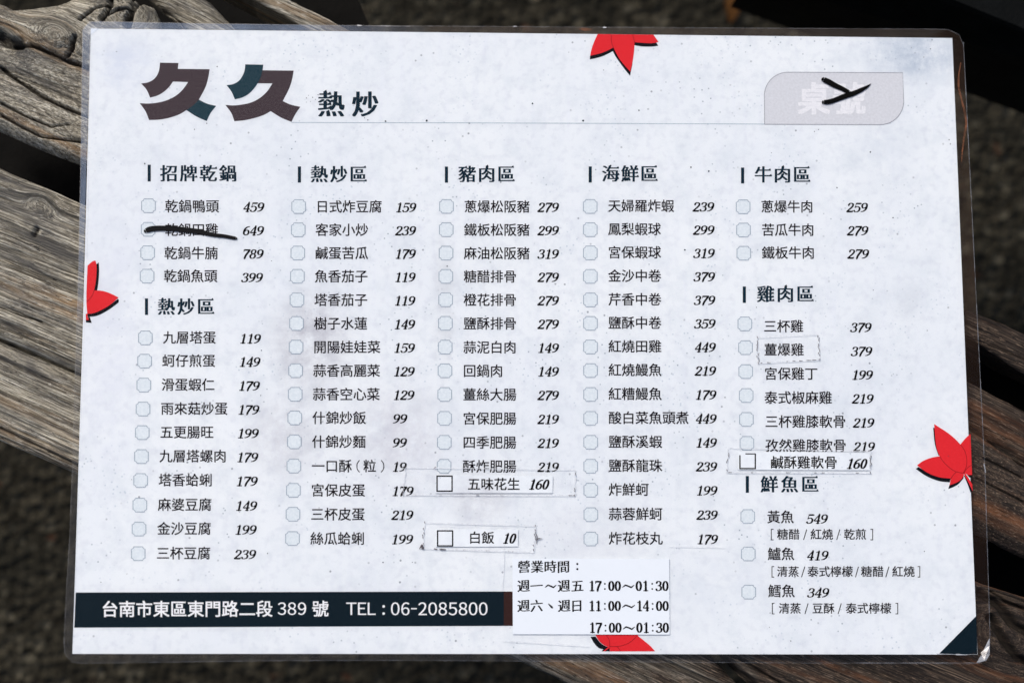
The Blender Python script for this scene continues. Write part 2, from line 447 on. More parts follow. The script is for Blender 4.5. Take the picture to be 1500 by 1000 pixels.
def sheet(name, quad, dz, th, m, nx=2, ny=2, parent=menu, label=None):
    v, f = grid_px(nx, ny, quad, dz); n = len(v); v2 = v.copy(); v2[:, 2] -= th
    f2 = [tuple(n + i for i in reversed(q)) for q in f]
    bd = [i for i in range(nx)] + [nx + j*(nx+1) for j in range(ny)] + [ny*(nx+1) + nx - i for i in range(nx)] + [(ny - j)*(nx+1) for j in range(ny)]
    sd_ = [(bd[k], bd[(k+1) % len(bd)], n + bd[(k+1) % len(bd)], n + bd[k]) for k in range(len(bd))]
    mb = MB(); mb.add(np.concatenate([v, v2]), f + f2 + sd_)
    return mb.build(name, m, parent, label)
sheet('paper_sheet', (TL, TR, BR, BL), 0.0, 0.00012, M_paper, 48, 34)

# film: an outline with round corners, two faces, milky margin with painted reflections outside the paper
def resample(pts, n):
    pts = np.asarray(pts, float); c = np.vstack([pts, pts[:1]])
    s = np.concatenate([[0], np.cumsum(np.linalg.norm(np.diff(c, axis=0), axis=1))])
    t = np.linspace(0, s[-1], n, endpoint=False)
    return np.stack([np.interp(t, s, c[:, 0]), np.interp(t, s, c[:, 1])], 1)
FO = [(121, 44), (123, 36), (132, 31.5), (300, 35), (500, 37.5), (700, 39), (1000, 41), (1370, 43), (1392, 44), (1406, 52), (1411, 62), (1417, 180), (1429, 420), (1443, 700), (1450, 930),
      (1450, 958), (1445, 968), (1432, 971.5), (1200, 970.5), (900, 968.5), (600, 966.5), (400, 967), (250, 969), (112, 971), (104, 969), (95, 957), (93.5, 945), (97, 870), (102, 790), (106, 690), (110, 560), (115, 400), (118, 250), (120, 120)]
fo = resample(FO, 260)
cen = np.array([768., 500.])
pc = [np.array(q, float) for q in (TL, TR, BR, BL)]
def to_paper_edge(p):
    d = p - cen
    best = 1e9
    for k in range(4):
        a, b = pc[k], pc[(k+1) % 4]; e = b - a
        den = d[0]*e[1] - d[1]*e[0]
        if abs(den) < 1e-9: continue
        t = ((a[0]-cen[0])*e[1] - (a[1]-cen[1])*e[0]) / den
        u = ((a[0]-cen[0])*d[1] - (a[1]-cen[1])*d[0]) / den
        if t > 0 and -1e-6 <= u <= 1+1e-6: best = min(best, t)
    return cen + d * min(best, 0.999)
pe = np.array([to_paper_edge(p) for p in fo])
def haze_reflection_at(p):
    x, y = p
    blue = (0.42, 0.52, 0.70); grey = (0.36, 0.36, 0.38); brown = (0.20, 0.115, 0.07)  # tints of the reflections painted into the milky margin
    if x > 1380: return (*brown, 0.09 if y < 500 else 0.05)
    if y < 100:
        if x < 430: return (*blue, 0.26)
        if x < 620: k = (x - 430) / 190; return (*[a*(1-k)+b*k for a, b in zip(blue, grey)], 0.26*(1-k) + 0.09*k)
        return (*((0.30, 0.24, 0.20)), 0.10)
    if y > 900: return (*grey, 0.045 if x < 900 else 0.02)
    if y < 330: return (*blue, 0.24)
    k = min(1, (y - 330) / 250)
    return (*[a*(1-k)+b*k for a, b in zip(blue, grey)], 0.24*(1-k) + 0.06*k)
rings = [cen + (pe - cen) * s for s in (0.04, 0.16, 0.3, 0.42, 0.54, 0.66, 0.76, 0.85, 0.93, 0.985)] + [pe, pe + (fo - pe) * 0.01, pe + (fo - pe) * 0.5, fo]
nr, nn_ = len(rings), len(fo)
V = np.concatenate([P(r[:, 0], r[:, 1]) for r in rings] + [P([cen[0]], [cen[1]])])
top = V.copy(); bot = V.copy(); top[:, 2] += 0.00045; bot[:, 2] -= 0.0006
for k in range(nn_):                                    # pressed together at the rim
    top[(nr-1)*nn_+k, 2] = V[(nr-1)*nn_+k, 2] + 0.00006; bot[(nr-1)*nn_+k, 2] = V[(nr-1)*nn_+k, 2] - 0.0001
    top[(nr-2)*nn_+k, 2] = V[(nr-2)*nn_+k, 2] + 0.00008; bot[(nr-2)*nn_+k, 2] = V[(nr-2)*nn_+k, 2] - 0.0001
ft = []
for r in range(nr - 1):
    for k in range(nn_):
        k2 = (k + 1) % nn_; ft.append((r*nn_+k, (r+1)*nn_+k, (r+1)*nn_+k2, r*nn_+k2))
c_i = nr * nn_
for k in range(nn_): ft.append((c_i, k, (k+1) % nn_))
def up(v, fs):
    out = []
    for f in fs:
        a, b, c = v[f[0]], v[f[1]], v[f[2]]
        out.append(f if np.cross(b - a, c - a)[2] > 0 else tuple(reversed(f)))
    return out
ft = up(top, ft); nv = len(V)
rim = [((nr-1)*nn_+k, (nr-1)*nn_+(k+1) % nn_, nv+(nr-1)*nn_+(k+1) % nn_, nv+(nr-1)*nn_+k) for k in range(nn_)]
mb = MB(); mb.add(np.concatenate([top, bot]), ft + [tuple(nv + i for i in reversed(f)) for f in ft] + rim)
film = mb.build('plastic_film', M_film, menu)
ca = film.data.color_attributes.new('haze_reflection', 'FLOAT_COLOR', 'POINT')
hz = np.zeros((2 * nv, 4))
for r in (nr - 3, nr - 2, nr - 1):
    for k in range(nn_): hz[r*nn_+k] = haze_reflection_at(fo[k])
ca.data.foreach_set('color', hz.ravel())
# highlights of the film edge, painted as pale strips
mb = MB()
fo2 = np.vstack([fo, fo[:1]])
stroke(mb, fo2, 1.2, 0.00012, 0, sm=False, cap=False)
mb.build('film_edge_highlight', M_rimdim, menu)
mb = MB()
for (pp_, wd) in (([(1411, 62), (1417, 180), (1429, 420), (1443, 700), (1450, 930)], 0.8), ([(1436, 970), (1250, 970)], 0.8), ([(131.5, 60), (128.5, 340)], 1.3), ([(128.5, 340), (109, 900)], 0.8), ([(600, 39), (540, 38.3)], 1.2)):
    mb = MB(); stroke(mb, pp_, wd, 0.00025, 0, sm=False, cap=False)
    mb.build('film_edge_highlight', M_rim, menu, 'painted highlight line along the sealed edge of the film')
mb = MB()
poly(mb, [(1449, 934), (1449.5, 958), (1444, 967), (1430, 970), (1437, 958)], 0.0004)  # shine of the crumpled corner, painted white
a = P([1436, 1449, 1440], [955, 945, 966], 0.0004); a[2, 2] += 0.0015
mb.add(a, [(0, 1, 2)]); mb.build('film_crease', M_crease, menu, 'crumpled lower right corner of the film, its shine painted white')
for q in (((1400, 957.8), (1416, 958.5), 2.0), ((1372, 957), (1396, 957.4), 1.6), ((1441, 680), (1443.5, 692), 2.2), ((524, 38), (530, 38.3), 2.4), ((752, 39.5), (757, 39.5), 2.2), ((884, 41), (888, 41), 2.2)):
    mb = MB(); stroke(mb, q[:2], [q[2], q[2] * .4], 0.0005, 0, sm=False); mb.build('film_crease', M_crease, menu, 'small bright nick in the film edge')
mb = MB()
stroke(mb, [(1407, 93), (1404, 112), (1404, 128), (1408, 146), (1412, 162), (1415, 180), (1412, 200), (1410, 215), (1408, 238)], [1.8, 2.4, 3, 2.2, 3.4, 3.2, 2.6, 2.2, 0.8], 0.0005)  # orange reflection in the crease, painted as a coloured strip
mb.build('film_crease', M_orange, menu, 'thin crease in the right film margin with a painted orange reflection'); mb = MB()
stroke(mb, [(848, 43), (856, 43.5), (866, 44)], [2, 5, 2.5], 0.0005)  # orange-brown mark on the upper margin
mb.build('film_crease', M_orange, menu, 'small orange-brown patch in the upper film margin')

Z1, Z2, Z3, Z4 = 0.00006, 0.00011, 0.00016, 0.00021        # printed layers below the film
ZS, ZS1, ZT = 0.00062, 0.00070, 0.00085                       # strips, their print, tape: on the film

# specks of the print and dirt, measured
mb = MB()
for (x, y, r) in [(318, 98, 1.6), (285, 190, 1.6), (212, 240, 2.2), (1437 * 0 + 655, 390, 1.8), (936, 162, 1.8), (561, 823, 2), (604, 823, 1.4), (1308, 985 * 0 + 319, 1.8), (1158, 938, 1.4), (833, 77, 1), (1365, 59, 1.6), (1363, 72, 1.3), (1390, 205, 1.5), (1392, 211, 1.6),
                  (780, 152, 2), (625, 177, 2.6), (565, 178, 2.4), (854, 177, 2.4), (1275, 223, 2.2), (1012, 245, 2), (1038, 251, 2.4), (1226, 275, 1.6), (1012, 246, 1.4), (449, 144, 1.2), (452, 140, 1), (458, 143, 1.4), (462, 146, 1.2), (466, 139, 1.2), (449, 150, .9), (455, 149, .9),
                  (530, 168, 1.8), (534, 173, 1.4), (539, 176, 1.5), (527, 164, 1.2), (537, 168, 1.3), (1354, 807, 1.5), (1389, 668, 1.2), (1108, 450, 1.5), (1358, 484, 1.3), (1003, 366, 2.2), (1279, 425, 1.3), (148, 852, 1.2), (130, 878, 1), (186, 840, 1), (398, 382, 1.2), (383, 513, 1.6), (382, 579, 1.4), (392, 810, 1.6), (193, 628 * 0 + 702, 1.1), (1188, 907, 1.6), (1128, 897, 1.2), (1127, 918, 1), (1062, 582, 1.5), (884, 103, 1.2), (885, 82, 1), (171, 76, 1.2), (303, 181 * 0 + 181, 1.4), (1140, 66, 1), (1340, 78, 1.2), (1335, 70, 1), (1353, 84, 1.2), (1193, 193, 1.5), (1199, 190, 1.2), (1130, 224, 1)]:
    k = random.randint(5, 8); a0 = random.random() * 6
    poly(mb, [(x + r * .62 * random.uniform(.6, 1.25) * math.cos(a0 + 6.283 * i / k), y + r * .62 * random.uniform(.6, 1.2) * math.sin(a0 + 6.283 * i / k)) for i in range(k)], Z3)
o = mb.build('speck', M_speck, menu, 'dark specks scattered over the sheet'); o['kind'] = 'stuff'

# shop name
S1 = 3.947
def cr(pts, s, ox, oy): return [(ox + x / s, oy + y / s) for x, y in pts]
A = [(175,48),(282,50),(278,84),(462,86),(455,130),(440,185),(400,262),(448,285),(500,298),(468,338),(445,385),(388,360),(328,322),(290,345),(230,366),(170,377),(112,379),(92,330),(58,282),(105,284),(160,279),(215,265),(265,240),(305,205),(338,160),(250,157),(228,188),(195,218),(160,238),(118,250),(98,205),(66,168),(105,162),(140,143),(163,112),(172,80)]
At = [(400,262),(448,285),(500,298),(468,338),(445,385),(388,360),(328,322),(365,296)]
B = [(668,58),(772,60),(768,92),(948,94),(940,140),(925,190),(885,270),(930,290),(987,303),(958,345),(935,390),(875,365),(815,328),(775,350),(720,368),(660,381),(605,386),(588,340),(553,292),(600,295),(655,289),(705,277),(755,250),(795,213),(825,168),(740,167),(718,198),(688,228),(650,249),(608,260),(588,215),(560,178),(598,172),(632,152),(653,122),(665,90)]
Bt = [(668,58),(772,60),(768,92),(758,130),(740,167),(718,198),(688,228),(650,249),(608,260),(588,215),(560,178),(598,172),(632,152),(653,122),(665,90)]
for full_, teal_, lb in ((A, At, 'first large brown character 久 with a teal lower stroke'), (B, Bt, 'second large brown character 久 with a teal upper stroke')):
    mb = MB(); poly(mb, smooth_poly(cr(full_, S1, 190, 80)), Z1)
    ch = mb.build('shop_name_character', M_big, menu, lb)
    mb = MB(); poly(mb, smooth_poly(cr(teal_, S1, 190, 80)), Z2)
    mb.build('teal_stroke', M_teal, ch)
mb = MB(); cjk(mb, '熱', 466.5, 504.5, 153.5, Z1, em=40, style='song'); cjk(mb, '炒', 516.5, 554, 153.5, Z1, em=40, style='song')
mb.build('shop_name_text', M_head, menu, 'dark serif characters 熱炒 beside the large shop name')
mb = MB(); stroke(mb, [(427, 179.6), (700, 180.3), (1120, 182)], 0.9, Z1, sm=False, cap=False)
mb.build('rule_line', M_rule, menu)

# table number panel
ol = [(1120, 182.3)] + [(1119.6 + 34.5*(1 - math.cos(a_)), 140.5 - 34.3*math.sin(a_)) for a_ in np.linspace(0, math.pi/2, 12)] + [(1322.3, 107)]
ol += [(1289.5 + 34.2*math.cos(a_), 148.5 + 34.4*math.sin(a_)) for a_ in np.linspace(0, math.pi/2, 12)]
ol = np.array(ol)
mb = MB(); poly(mb, ol, Z1); pan = mb.build('table_number_panel', M_panel, menu, 'mauve leaf-shaped table number box')
mb = MB(); stroke(mb, np.vstack([ol, ol[:1]]), 0.9, Z2, sm=False, cap=False); mb.build('panel_outline', M_panelline, pan)
mb = MB(); cjk(mb, '桌', 1169.5, 1215, 145.5, Z2, em=49, off=0.03); cjk(mb, '號', 1221, 1272, 145.5, Z2, em=49, off=0.03)
mb.build('panel_text', M_pale, pan, 'pale characters 桌號')
mb = MB()
stroke(mb, [(1206.4, 117.5), (1214, 121), (1223, 126), (1233, 130.5), (1243, 136)], [7.6, 8.2, 7.6, 6.6, 6.2], ZS)
stroke(mb, [(1206.5, 150.5), (1213, 150), (1222, 147.5), (1236, 142), (1250, 137.5), (1262, 132), (1270, 127.5), (1275.5, 123.5)], [6.4, 7.2, 7, 7.6, 7.4, 6, 3.6, 0.8], ZS + 5e-6)
mb.build('marker_stroke', M_marker, menu, 'thick black arrow-like mark drawn across the table number box')
mb = MB()
stroke(mb, [(214, 338.5), (218, 336.8), (226, 335.2), (250, 335.2), (274, 337.5), (294, 340), (310, 344), (330, 346.5), (345.5, 349.5)], [6.4, 8, 8, 7.6, 7.6, 7, 5.8, 5.4, 4.8], ZS)
mb.build('marker_stroke', M_marker2, menu, 'long scratched black line crossing out the second dish')

# headings: bar (x, top, bottom) and text (x0, x1, centre)
HEADS = [('招牌乾鍋', 235.3, 346, 254.5, 218.6, 241.5, 266), ('熱炒區', 231.5, 313.5, 449.5, 214.6, 437, 461.2), ('熱炒區', 455.5, 537, 255.8, 438.6, 244, 267.6),
         ('豬肉區', 672.3, 753.5, 255.5, 654, 244.2, 267.8), ('海鮮區', 882.2, 963, 255, 864.6, 244, 267.6), ('牛肉區', 1105.8, 1186.5, 256.3, 1087.8, 245.6, 268.8),
         ('雞肉區', 1109.3, 1191.5, 431, 1090.3, 419.6, 443.6), ('鮮魚區', 1114.6, 1198.5, 709.3, 1094.7, 696.7, 721.2)]
for (tx, x0, x1, yc, bx, b0, b1) in HEADS:
    mb = MB(); cjk(mb, tx, x0, x1, yc, Z1, em=26.0, style='song')
    h = mb.build('section_heading', M_head, menu, 'bold serif heading ' + tx)
    mb = MB(); poly(mb, [(bx - 2.3, b0), (bx + 2.3, b0), (bx + 2.3, b1), (bx - 2.3, b1)], Z1)
    mb.build('heading_bar', M_head, h)

def checkbox(cx, cy, parent=menu, r=10.0):
    c = 2.7; pts = []
    for sx_, sy_ in ((1, -1), (1, 1), (-1, 1), (-1, -1)):
        X, Y = cx + sx_ * r, cy + sy_ * r
        e1, e2 = (X - sx_ * c * 1.25, Y), (X, Y - sy_ * c * 1.25)
        m1 = (X - sx_ * c * 1.06, Y - sy_ * c * .66); m2 = (X - sx_ * c * .66, Y - sy_ * c * 1.06)
        seq = [e1, m1, m2, e2] if sx_ * sy_ < 0 else [e2, m2, m1, e1]
        pts += seq
    mb = MB(); poly(mb, pts, Z1, 0)
    stroke(mb, np.array(pts + pts[:1]), 1.1, Z2, 1, sm=False, cap=False)
    return mb.build('checkbox', [M_box, M_boxline], parent)
def row(text, x0, x1, y, price, p0, p1, py, bx, by):
    mb = MB(); cjk(mb, text, x0, x1, y, Z1)
    mb.build('dish_name', M_text, menu, 'dish name ' + text)
    mb = MB(); figures(mb, price, p0, p1, py + 0.6, 13.6, Z1)
    mb.build('price', M_price, menu, 'price ' + price)
    checkbox(bx, by)
def column(rows):
    for r in rows: row(*r)
def lerp(a, b, t): return a + (b - a) * t
# column 1
c1a = [('乾鍋鴨頭', 242, 320.5, 302.5, '459', 355.5, 388.5, 303, 217.5, 301.5), ('乾鍋田雞', 242, 319.5, 337, '649', 355, 388, 337.5, 217, 336),
       ('乾鍋牛腩', 241, 319, 371, '789', 354.5, 387.5, 371.5, 216.3, 370.3), ('乾鍋魚頭', 240.3, 318, 404.5, '399', 353, 386.5, 406, 215.5, 404.5)]
column(c1a)
names = '九層塔蛋 蚵仔煎蛋 滑蛋蝦仁 雨來菇炒蛋 五更腸旺 九層塔螺肉 塔香蛤蜊 麻婆豆腐 金沙豆腐 三杯豆腐'.split()
prices = '119 149 179 179 199 179 179 149 199 239'.split()
ys = [494.5, 528.5, 563.5, 598.5, 633, 668, 703, 739, 774, 810]
for i, (n_, p_, y) in enumerate(zip(names, prices, ys)):
    x0 = lerp(239, 229.5, (y - 494) / 316)
    row(n_, x0, x0 + len(n_) * lerp(19.6, 20.0, (y-494)/316) - 1.4, y, p_, lerp(350.5, 342.5, (y-494)/316), lerp(383.5, 376.5, (y-494)/316), y + 1, lerp(213, 202.5, (y-494)/316), y + .3)
# column 2
names = '日式炸豆腐 客家小炒 鹹蛋苦瓜 魚香茄子 塔香茄子 樹子水蓮 開陽娃娃菜 蒜香高麗菜 蒜香空心菜 什錦炒飯 什錦炒麵 一口酥 宮保皮蛋 三杯皮蛋 絲瓜蛤蜊'.split()
prices = '159 239 179 119 119 149 159 129 129 99 99 19 179 219 199'.split()
ys = [303, 337, 371, 405, 439.5, 474, 508.5, 543, 577.5, 612, 647, 682.5, 718, 753, 788.5]
for n_, p_, y in zip(names, prices, ys):
    t = (y - 303) / 485.5
    x0 = lerp(463, 455, t); p0 = lerp(579, 572.5, t); p1 = lerp(611, 606.5, t)
    if len(p_) == 2: p1 = p0 + 23
    row(n_, x0, x0 + len(n_) * lerp(19.5, 20.0, t) - 1.3, y, p_, p0, p1, y + .5, lerp(437.5, 428.5, t), y - .3)
mb = MB(); cjk(mb, '粒', 532.5, 551, 682.5, Z1, em=19.6)
stroke(mb, [(526.5, 674), (523.5, 678), (522.8, 682.5), (523.5, 687), (526.5, 691)], 1.3, Z1); stroke(mb, [(558.5, 674), (561.5, 678), (562.2, 682.5), (561.5, 687), (558.5, 691)], 1.3, Z1)
mb.build('dish_note', M_text, menu, 'note ( 粒 ) after the dish name')
# column 3
names = '蔥爆松阪豬 鐵板松阪豬 麻油松阪豬 糖醋排骨 橙花排骨 鹽酥排骨 蒜泥白肉 回鍋肉 薑絲大腸 宮保肥腸 四季肥腸 酥炸肥腸'.split()
prices = '279 299 319 279 279 279 149 149 279 219 219 219'.split()
ys = [303, 337, 371.3, 405.3, 439.5, 474, 508.8, 543.3, 578, 613, 648, 683]
for n_, p_, y in zip(names, prices, ys):
    t = (y - 303) / 380; x0 = lerp(680.3, 678, t)
    row(n_, x0, x0 + len(n_) * lerp(19.35, 19.8, t) - 1.3, y, p_, 787, 820, y + .3, lerp(654, 650.5, t), y - .5)
# column 4
names = '天婦羅炸蝦 鳳梨蝦球 宮保蝦球 金沙中卷 芹香中卷 鹽酥中卷 紅燒田雞 紅燒鰻魚 紅糟鰻魚 酸白菜魚頭煮 鹽酥溪蝦 鹽酥龍珠 炸鮮蚵 蒜蓉鮮蚵 炸花枝丸'.split()
prices = '239 299 319 379 379 359 449 219 179 449 149 239 199 239 179'.split()
ys = [302, 336, 370, 404.3, 438.7, 473, 507.5, 542, 577, 612, 647, 682, 717, 752.7, 788.3]
for n_, p_, y in zip(names, prices, ys):
    t = (y - 302) / 486
    row(n_, lerp(891, 892, t), lerp(891, 892, t) + len(n_) * lerp(19.45, 19.9, t) - 1.3, y, p_, lerp(1014.3, 1020.3, t), lerp(1047.5, 1053, t), y + .6, lerp(864.5, 865.5, t), y + .5)
# column 5
for r in [('蔥爆牛肉', 1115, 1190.8, 303, '259', 1239.5, 1272.5, 303.5, 1088.5, 303), ('苦瓜牛肉', 1116, 1192.3, 337, '279', 1240.3, 1273.3, 337.5, 1089, 337), ('鐵板牛肉', 1116.3, 1193, 370.5, '279', 1241, 1274.3, 371.5, 1089.5, 371),
          ('三杯雞', 1119, 1176.5, 478, '379', 1245, 1278, 479, 1091, 474.3), ('薑爆雞', 1119.7, 1177.2, 512.3, '379', 1246, 1279, 514, 1092, 509), ('宮保雞丁', 1120, 1197.5, 547.5, '199', 1247, 1280, 548.5, 1092.3, 544),
          ('泰式椒麻雞', 1120, 1218.5, 582.5, '219', 1247.5, 1281, 583.3, 1093, 579), ('三杯雞膝軟骨', 1121, 1238.7, 617.5, '219', 1249, 1282, 618.5, 1093.3, 614), ('孜然雞膝軟骨', 1121.3, 1239.3, 652.5, '219', 1249.5, 1283, 653.5, 1094, 649),
          ('黃魚', 1124, 1162.5, 757, '549', 1180.5, 1214, 759, 1095.3, 756), ('鱸魚', 1125, 1163.3, 811, '419', 1181.3, 1215, 812.5, 1096, 810.7), ('鱈魚', 1125.5, 1164, 865.3, '349', 1182, 1216, 867, 1096.7, 866.5)]:
    row(*r)
for segs, y in (([('[', 1129.8, 1133), ('糖醋', 1138.5, 1171), ('/', 1176.8, 1182), ('紅燒', 1187.5, 1220), ('/', 1225.3, 1230.5), ('乾煎', 1236.3, 1268.7), (']', 1275, 1278.3)], 782.3),
                ([('[', 1130.8, 1134), ('清蒸', 1138.5, 1170), ('/', 1173.7, 1179.2), ('泰式檸檬', 1183, 1249), ('/', 1252.8, 1257.8), ('糖醋', 1261.5, 1294), ('/', 1297.2, 1302.4), ('紅燒', 1307, 1339.5), (']', 1344.2, 1347.3)], 836.8),
                ([('[', 1131.3, 1134.4), ('清蒸', 1141, 1173), ('/', 1178.8, 1184), ('豆酥', 1190, 1222), ('/', 1227.3, 1232.6), ('泰式檸檬', 1239, 1305.3), (']', 1311.7, 1315)], 890.6)):
    mb = MB()
    for s_, a, b in segs:
        if s_ in '[]/':
            if s_ == '/': stroke(mb, [(a + .3, y + 8), (b - .3, y - 7.5)], 1.3, Z1, sm=False, cap=False)
            else:
                k = a if s_ == '[' else b; e = b if s_ == '[' else a
                stroke(mb, [(e, y - 7.6), (k, y - 7.6)], 1.2, Z1, sm=False, cap=False); stroke(mb, [(k, y - 8.2), (k, y + 8.4)], 1.2, Z1, sm=False, cap=False); stroke(mb, [(e, y + 7.8), (k, y + 7.8)], 1.2, Z1, sm=False, cap=False)
        else: cjk(mb, s_, a, b, y, Z1)
    mb.build('cooking_note', M_text, menu, 'cooking choices ' + ''.join(s_[0] for s_ in segs))

# address band
mb = MB()
v, f = grid_px(24, 4, ((111, 867.2), (738, 865.7), (738, 916), (108.8, 918.6)), Z1); mb.add(v, f, 0)
v, f = grid_px(1, 2, ((738, 865.7), (751.5, 865.7), (751.5, 916), (738, 916)), Z1); mb.add(v, f, 1)
band = mb.build('address_band', [M_band, M_bandend], menu, 'dark navy band with a brown right end')
mb = MB()
cjk(mb, '台南市東區東門路二段', 149.3, 399, 891.9, Z2, off=0.016, slope=-0.002)
latin(mb, '389', 406.8, 448.6, 881.5, 900, Z2, 0.010)
cjk(mb, '號', 457.6, 480.6, 891.3, Z2, em=25, off=0.016)
latin(mb, 'TEL', 507.3, 550, 881.5, 900.2, Z2, 0.010)
for yy in (887.5, 898): poly(mb, ell(562, yy, 2, 2, 10)[:-1], Z2)
latin(mb, '06-2085800', 572.8, 714, 881.4, 900.5, Z2, 0.010)
mb.build('address_text', M_white, band, 'white address and telephone line')

# corner triangle
mb = MB(); poly(mb, [(1430, 901.5), (1431.6, 957.6), (1374.5, 957.7)], Z1)
mb.build('corner_triangle', M_band, menu)

# maple leaves
def leaf(red, blacks, veins, s, ox, oy, label, shift=None):
    mb = MB()
    for i, r in enumerate(red): poly(mb, smooth_poly(cr(r, s, ox, oy), 4, 30), Z2 + i * 4e-6)
    lf = mb.build('maple_leaf', M_red, menu, label)
    mb = MB()
    if shift: blacks = [[(x + shift[0], y + shift[1]) for x, y in r] for r in red]
    for i, r in enumerate(blacks): poly(mb, smooth_poly(cr(r, s, ox, oy), 4, 30), Z1 + i * 3e-6)
    mb.build('leaf_shadow', M_black, lf)
    mb = MB()
    for i, r in enumerate(veins): stroke(mb, cr(r, s, ox, oy), 0.8, Z3 + i * 2e-6, cap=False)
    mb.build('vein', M_vein, lf)
leaf([[(400,180),(1122,188),(1188,282),(1120,296),(1050,297),(960,292),(878,285),(872,400),(852,540),(822,665),(755,590),(690,510),(640,425),(605,352),(530,392),(450,424),(305,460),(320,380),(355,280)]],
     [[(303,462),(300,507),(380,490),(450,470),(530,436),(597,400),(640,480),(700,565),(760,645),(820,717),(835,640),(852,560),(600,300),(400,400)], [(874,280),(872,322),(960,338),(1050,342),(1120,340),(1185,330),(1155,285)]],
     [[(577,185),(577,260),(590,320),(605,352)], [(848,185),(868,240),(877,290)]], 8.824, 830, 30, 'upper maple leaf cut by the top edge of the sheet')
leaf([[(236,160),(270,128),(300,105),(332,97),(345,150),(345,250),(335,360),(316,462),(380,463),(450,475),(530,505),(615,548),(520,630),(460,670),(400,700),(350,725),(300,740),(232,748),(222,600)], [(214,745),(234,748),(240,790),(252,820),(216,824)]],
     [[(342,145),(372,120),(377,200),(375,280),(366,380),(352,467),(315,464)], [(232,748),(300,740),(400,700),(520,630),(605,565),(618,575),(615,608),(520,680),(460,718),(400,750),(330,775),(262,782),(287,858),(216,850),(214,820),(250,820)]],
     [[(316,462),(290,530),(225,605)]], 8.333, 100, 370, 'left maple leaf cut by the left edge of the sheet')
leaf([[(345,148),(410,190),(480,235),(560,300),(620,362),(670,300),(725,250),(742,680),(700,682),(665,662),(675,670),(745,780),(748,850),(725,800),(655,668),(655,690),(620,735),(570,765),(505,788),(520,718),(400,705),(280,660),(165,580),(220,540),(280,512),(340,495),(402,485),(372,410),(357,300)]],
     [[(335,190),(350,185),(365,330),(405,480),(390,476),(355,370)], [(153,617),(180,597),(280,655),(400,700),(522,712),(508,757),(400,745),(260,690)], [(507,780),(560,765),(620,730),(655,685),(652,715),(600,775),(550,805),(493,827)], [(655,685),(672,690),(748,850),(725,862),(700,790)], [(690,680),(744,678),(742,712),(715,707)]],
     [[(402,485),(440,540),(500,600),(570,645),(650,662)], [(620,362),(665,430),(685,510),(682,590),(650,662)], [(655,665),(690,610),(738,575)], [(575,650),(545,680),(520,718)]], 7.143, 1320, 600, 'right maple leaf with stem cut by the right edge of the sheet')
leaf([[(300,268),(880,268),(890,292),(960,345),(1050,420),(1122,498),(500,500),(498,440),(440,425),(400,400),(360,365),(325,315)], [(490,425),(500,445),(430,499),(408,499)]],
     [[(235,298),(305,296),(360,370),(400,405),(445,430),(498,440),(498,499),(385,499),(410,470),(360,460),(320,430),(290,395),(260,350)]],
     [[(450,280),(485,330),(497,390),(498,440)], [(500,432),(620,430),(740,395),(820,340),(875,285)], [(600,432),(625,465),(640,498)]], 9.375, 840, 900, 'lower maple leaf half hidden under the opening hours label')

# taped strips
rnd = random.Random(3)
def tape(quad, label, dark=0.35, jl=True, jr=True, parent=menu):
    """clear tape piece: film, thin edges, torn ends with caught dirt"""
    (x0, y0), (x1, y1), (x2, y2), (x3, y3) = quad
    def torn(a, b, n=12, amp=1.4):
        return [(lerp(a[0], b[0], k / n) + (rnd.uniform(-amp, amp) if 0 < k < n else 0), lerp(a[1], b[1], k / n)) for k in range(n + 1)]
    rt = torn((x1, y1), (x2, y2), amp=1.4 if jr else .3); lt = torn((x3, y3), (x0, y0), amp=1.4 if jl else .3)
    mb = MB(); poly(mb, rt + lt, ZT)
    tp = mb.build('tape', M_tape, parent, label)
    mb = MB()
    stroke(mb, [(x0, y0), (x1, y1)], 0.7, ZT + 3e-5, 0, sm=False, cap=False); stroke(mb, [(x3, y3), (x2, y2)], 0.8, ZT + 3e-5, 0, sm=False, cap=False)
    for side in (rt, lt): stroke(mb, side, 0.8, ZT + 3e-5, 0, sm=False, cap=False)
    for side in (rt, lt):
        for (x, y) in side:
            if rnd.random() < dark: stroke(mb, [(x - .4, y - 1.2), (x + rnd.uniform(-.8, .8), y + 1.4)], [1.3, .6], ZT + 5e-5, 1, sm=False)
    for k in range(int(dark * 14)):
        e = rnd.random(); x = lerp(x3, x2, e); y = lerp(y3, y2, e); l = rnd.uniform(1, 6)
        stroke(mb, [(x, y), (x + l, y + .1)], [1.3, .8], ZT + 5e-5, 1, sm=False)
    mb.build('tape_edge', [M_edge, M_dirt], tp)
    return tp
def strip(quad, label, text, tx0, tx1, ty, price, p0, p1, py, sq, em, open_top=False):
    st = sheet('taped_strip', quad, ZS, 0.00008, M_strip, 6, 1, menu, label)
    mb = MB(); cjk(mb, text, tx0, tx1, ty, ZS1, off=0.012); mb.build('dish_name', M_price, st)
    mb = MB(); figures(mb, price, p0, p1, py, 14.6, ZS1, shear=0.3); mb.build('price', M_price, st)
    x0, y0, x1, y1 = sq; mb = MB(); wdt = 1.9
    if open_top:
        stroke(mb, [(x0 + 8, y0), (x0 + 23, y0)], 1.5, ZS1, sm=False, cap=False)
    else: stroke(mb, [(x0 - wdt/2, y0), (x1 + wdt/2, y0)], wdt, ZS1, sm=False, cap=False)
    stroke(mb, [(x1, y0), (x1, y1)], wdt, ZS1 + 3e-6, sm=False, cap=False); stroke(mb, [(x1 + wdt/2, y1), (x0 - wdt/2, y1)], wdt, ZS1 + 6e-6, sm=False, cap=False); stroke(mb, [(x0, y1), (x0, y0 + (2 if open_top else 0))], wdt, ZS1 + 9e-6, sm=False, cap=False)
    mb.build('checkbox', M_price, st)
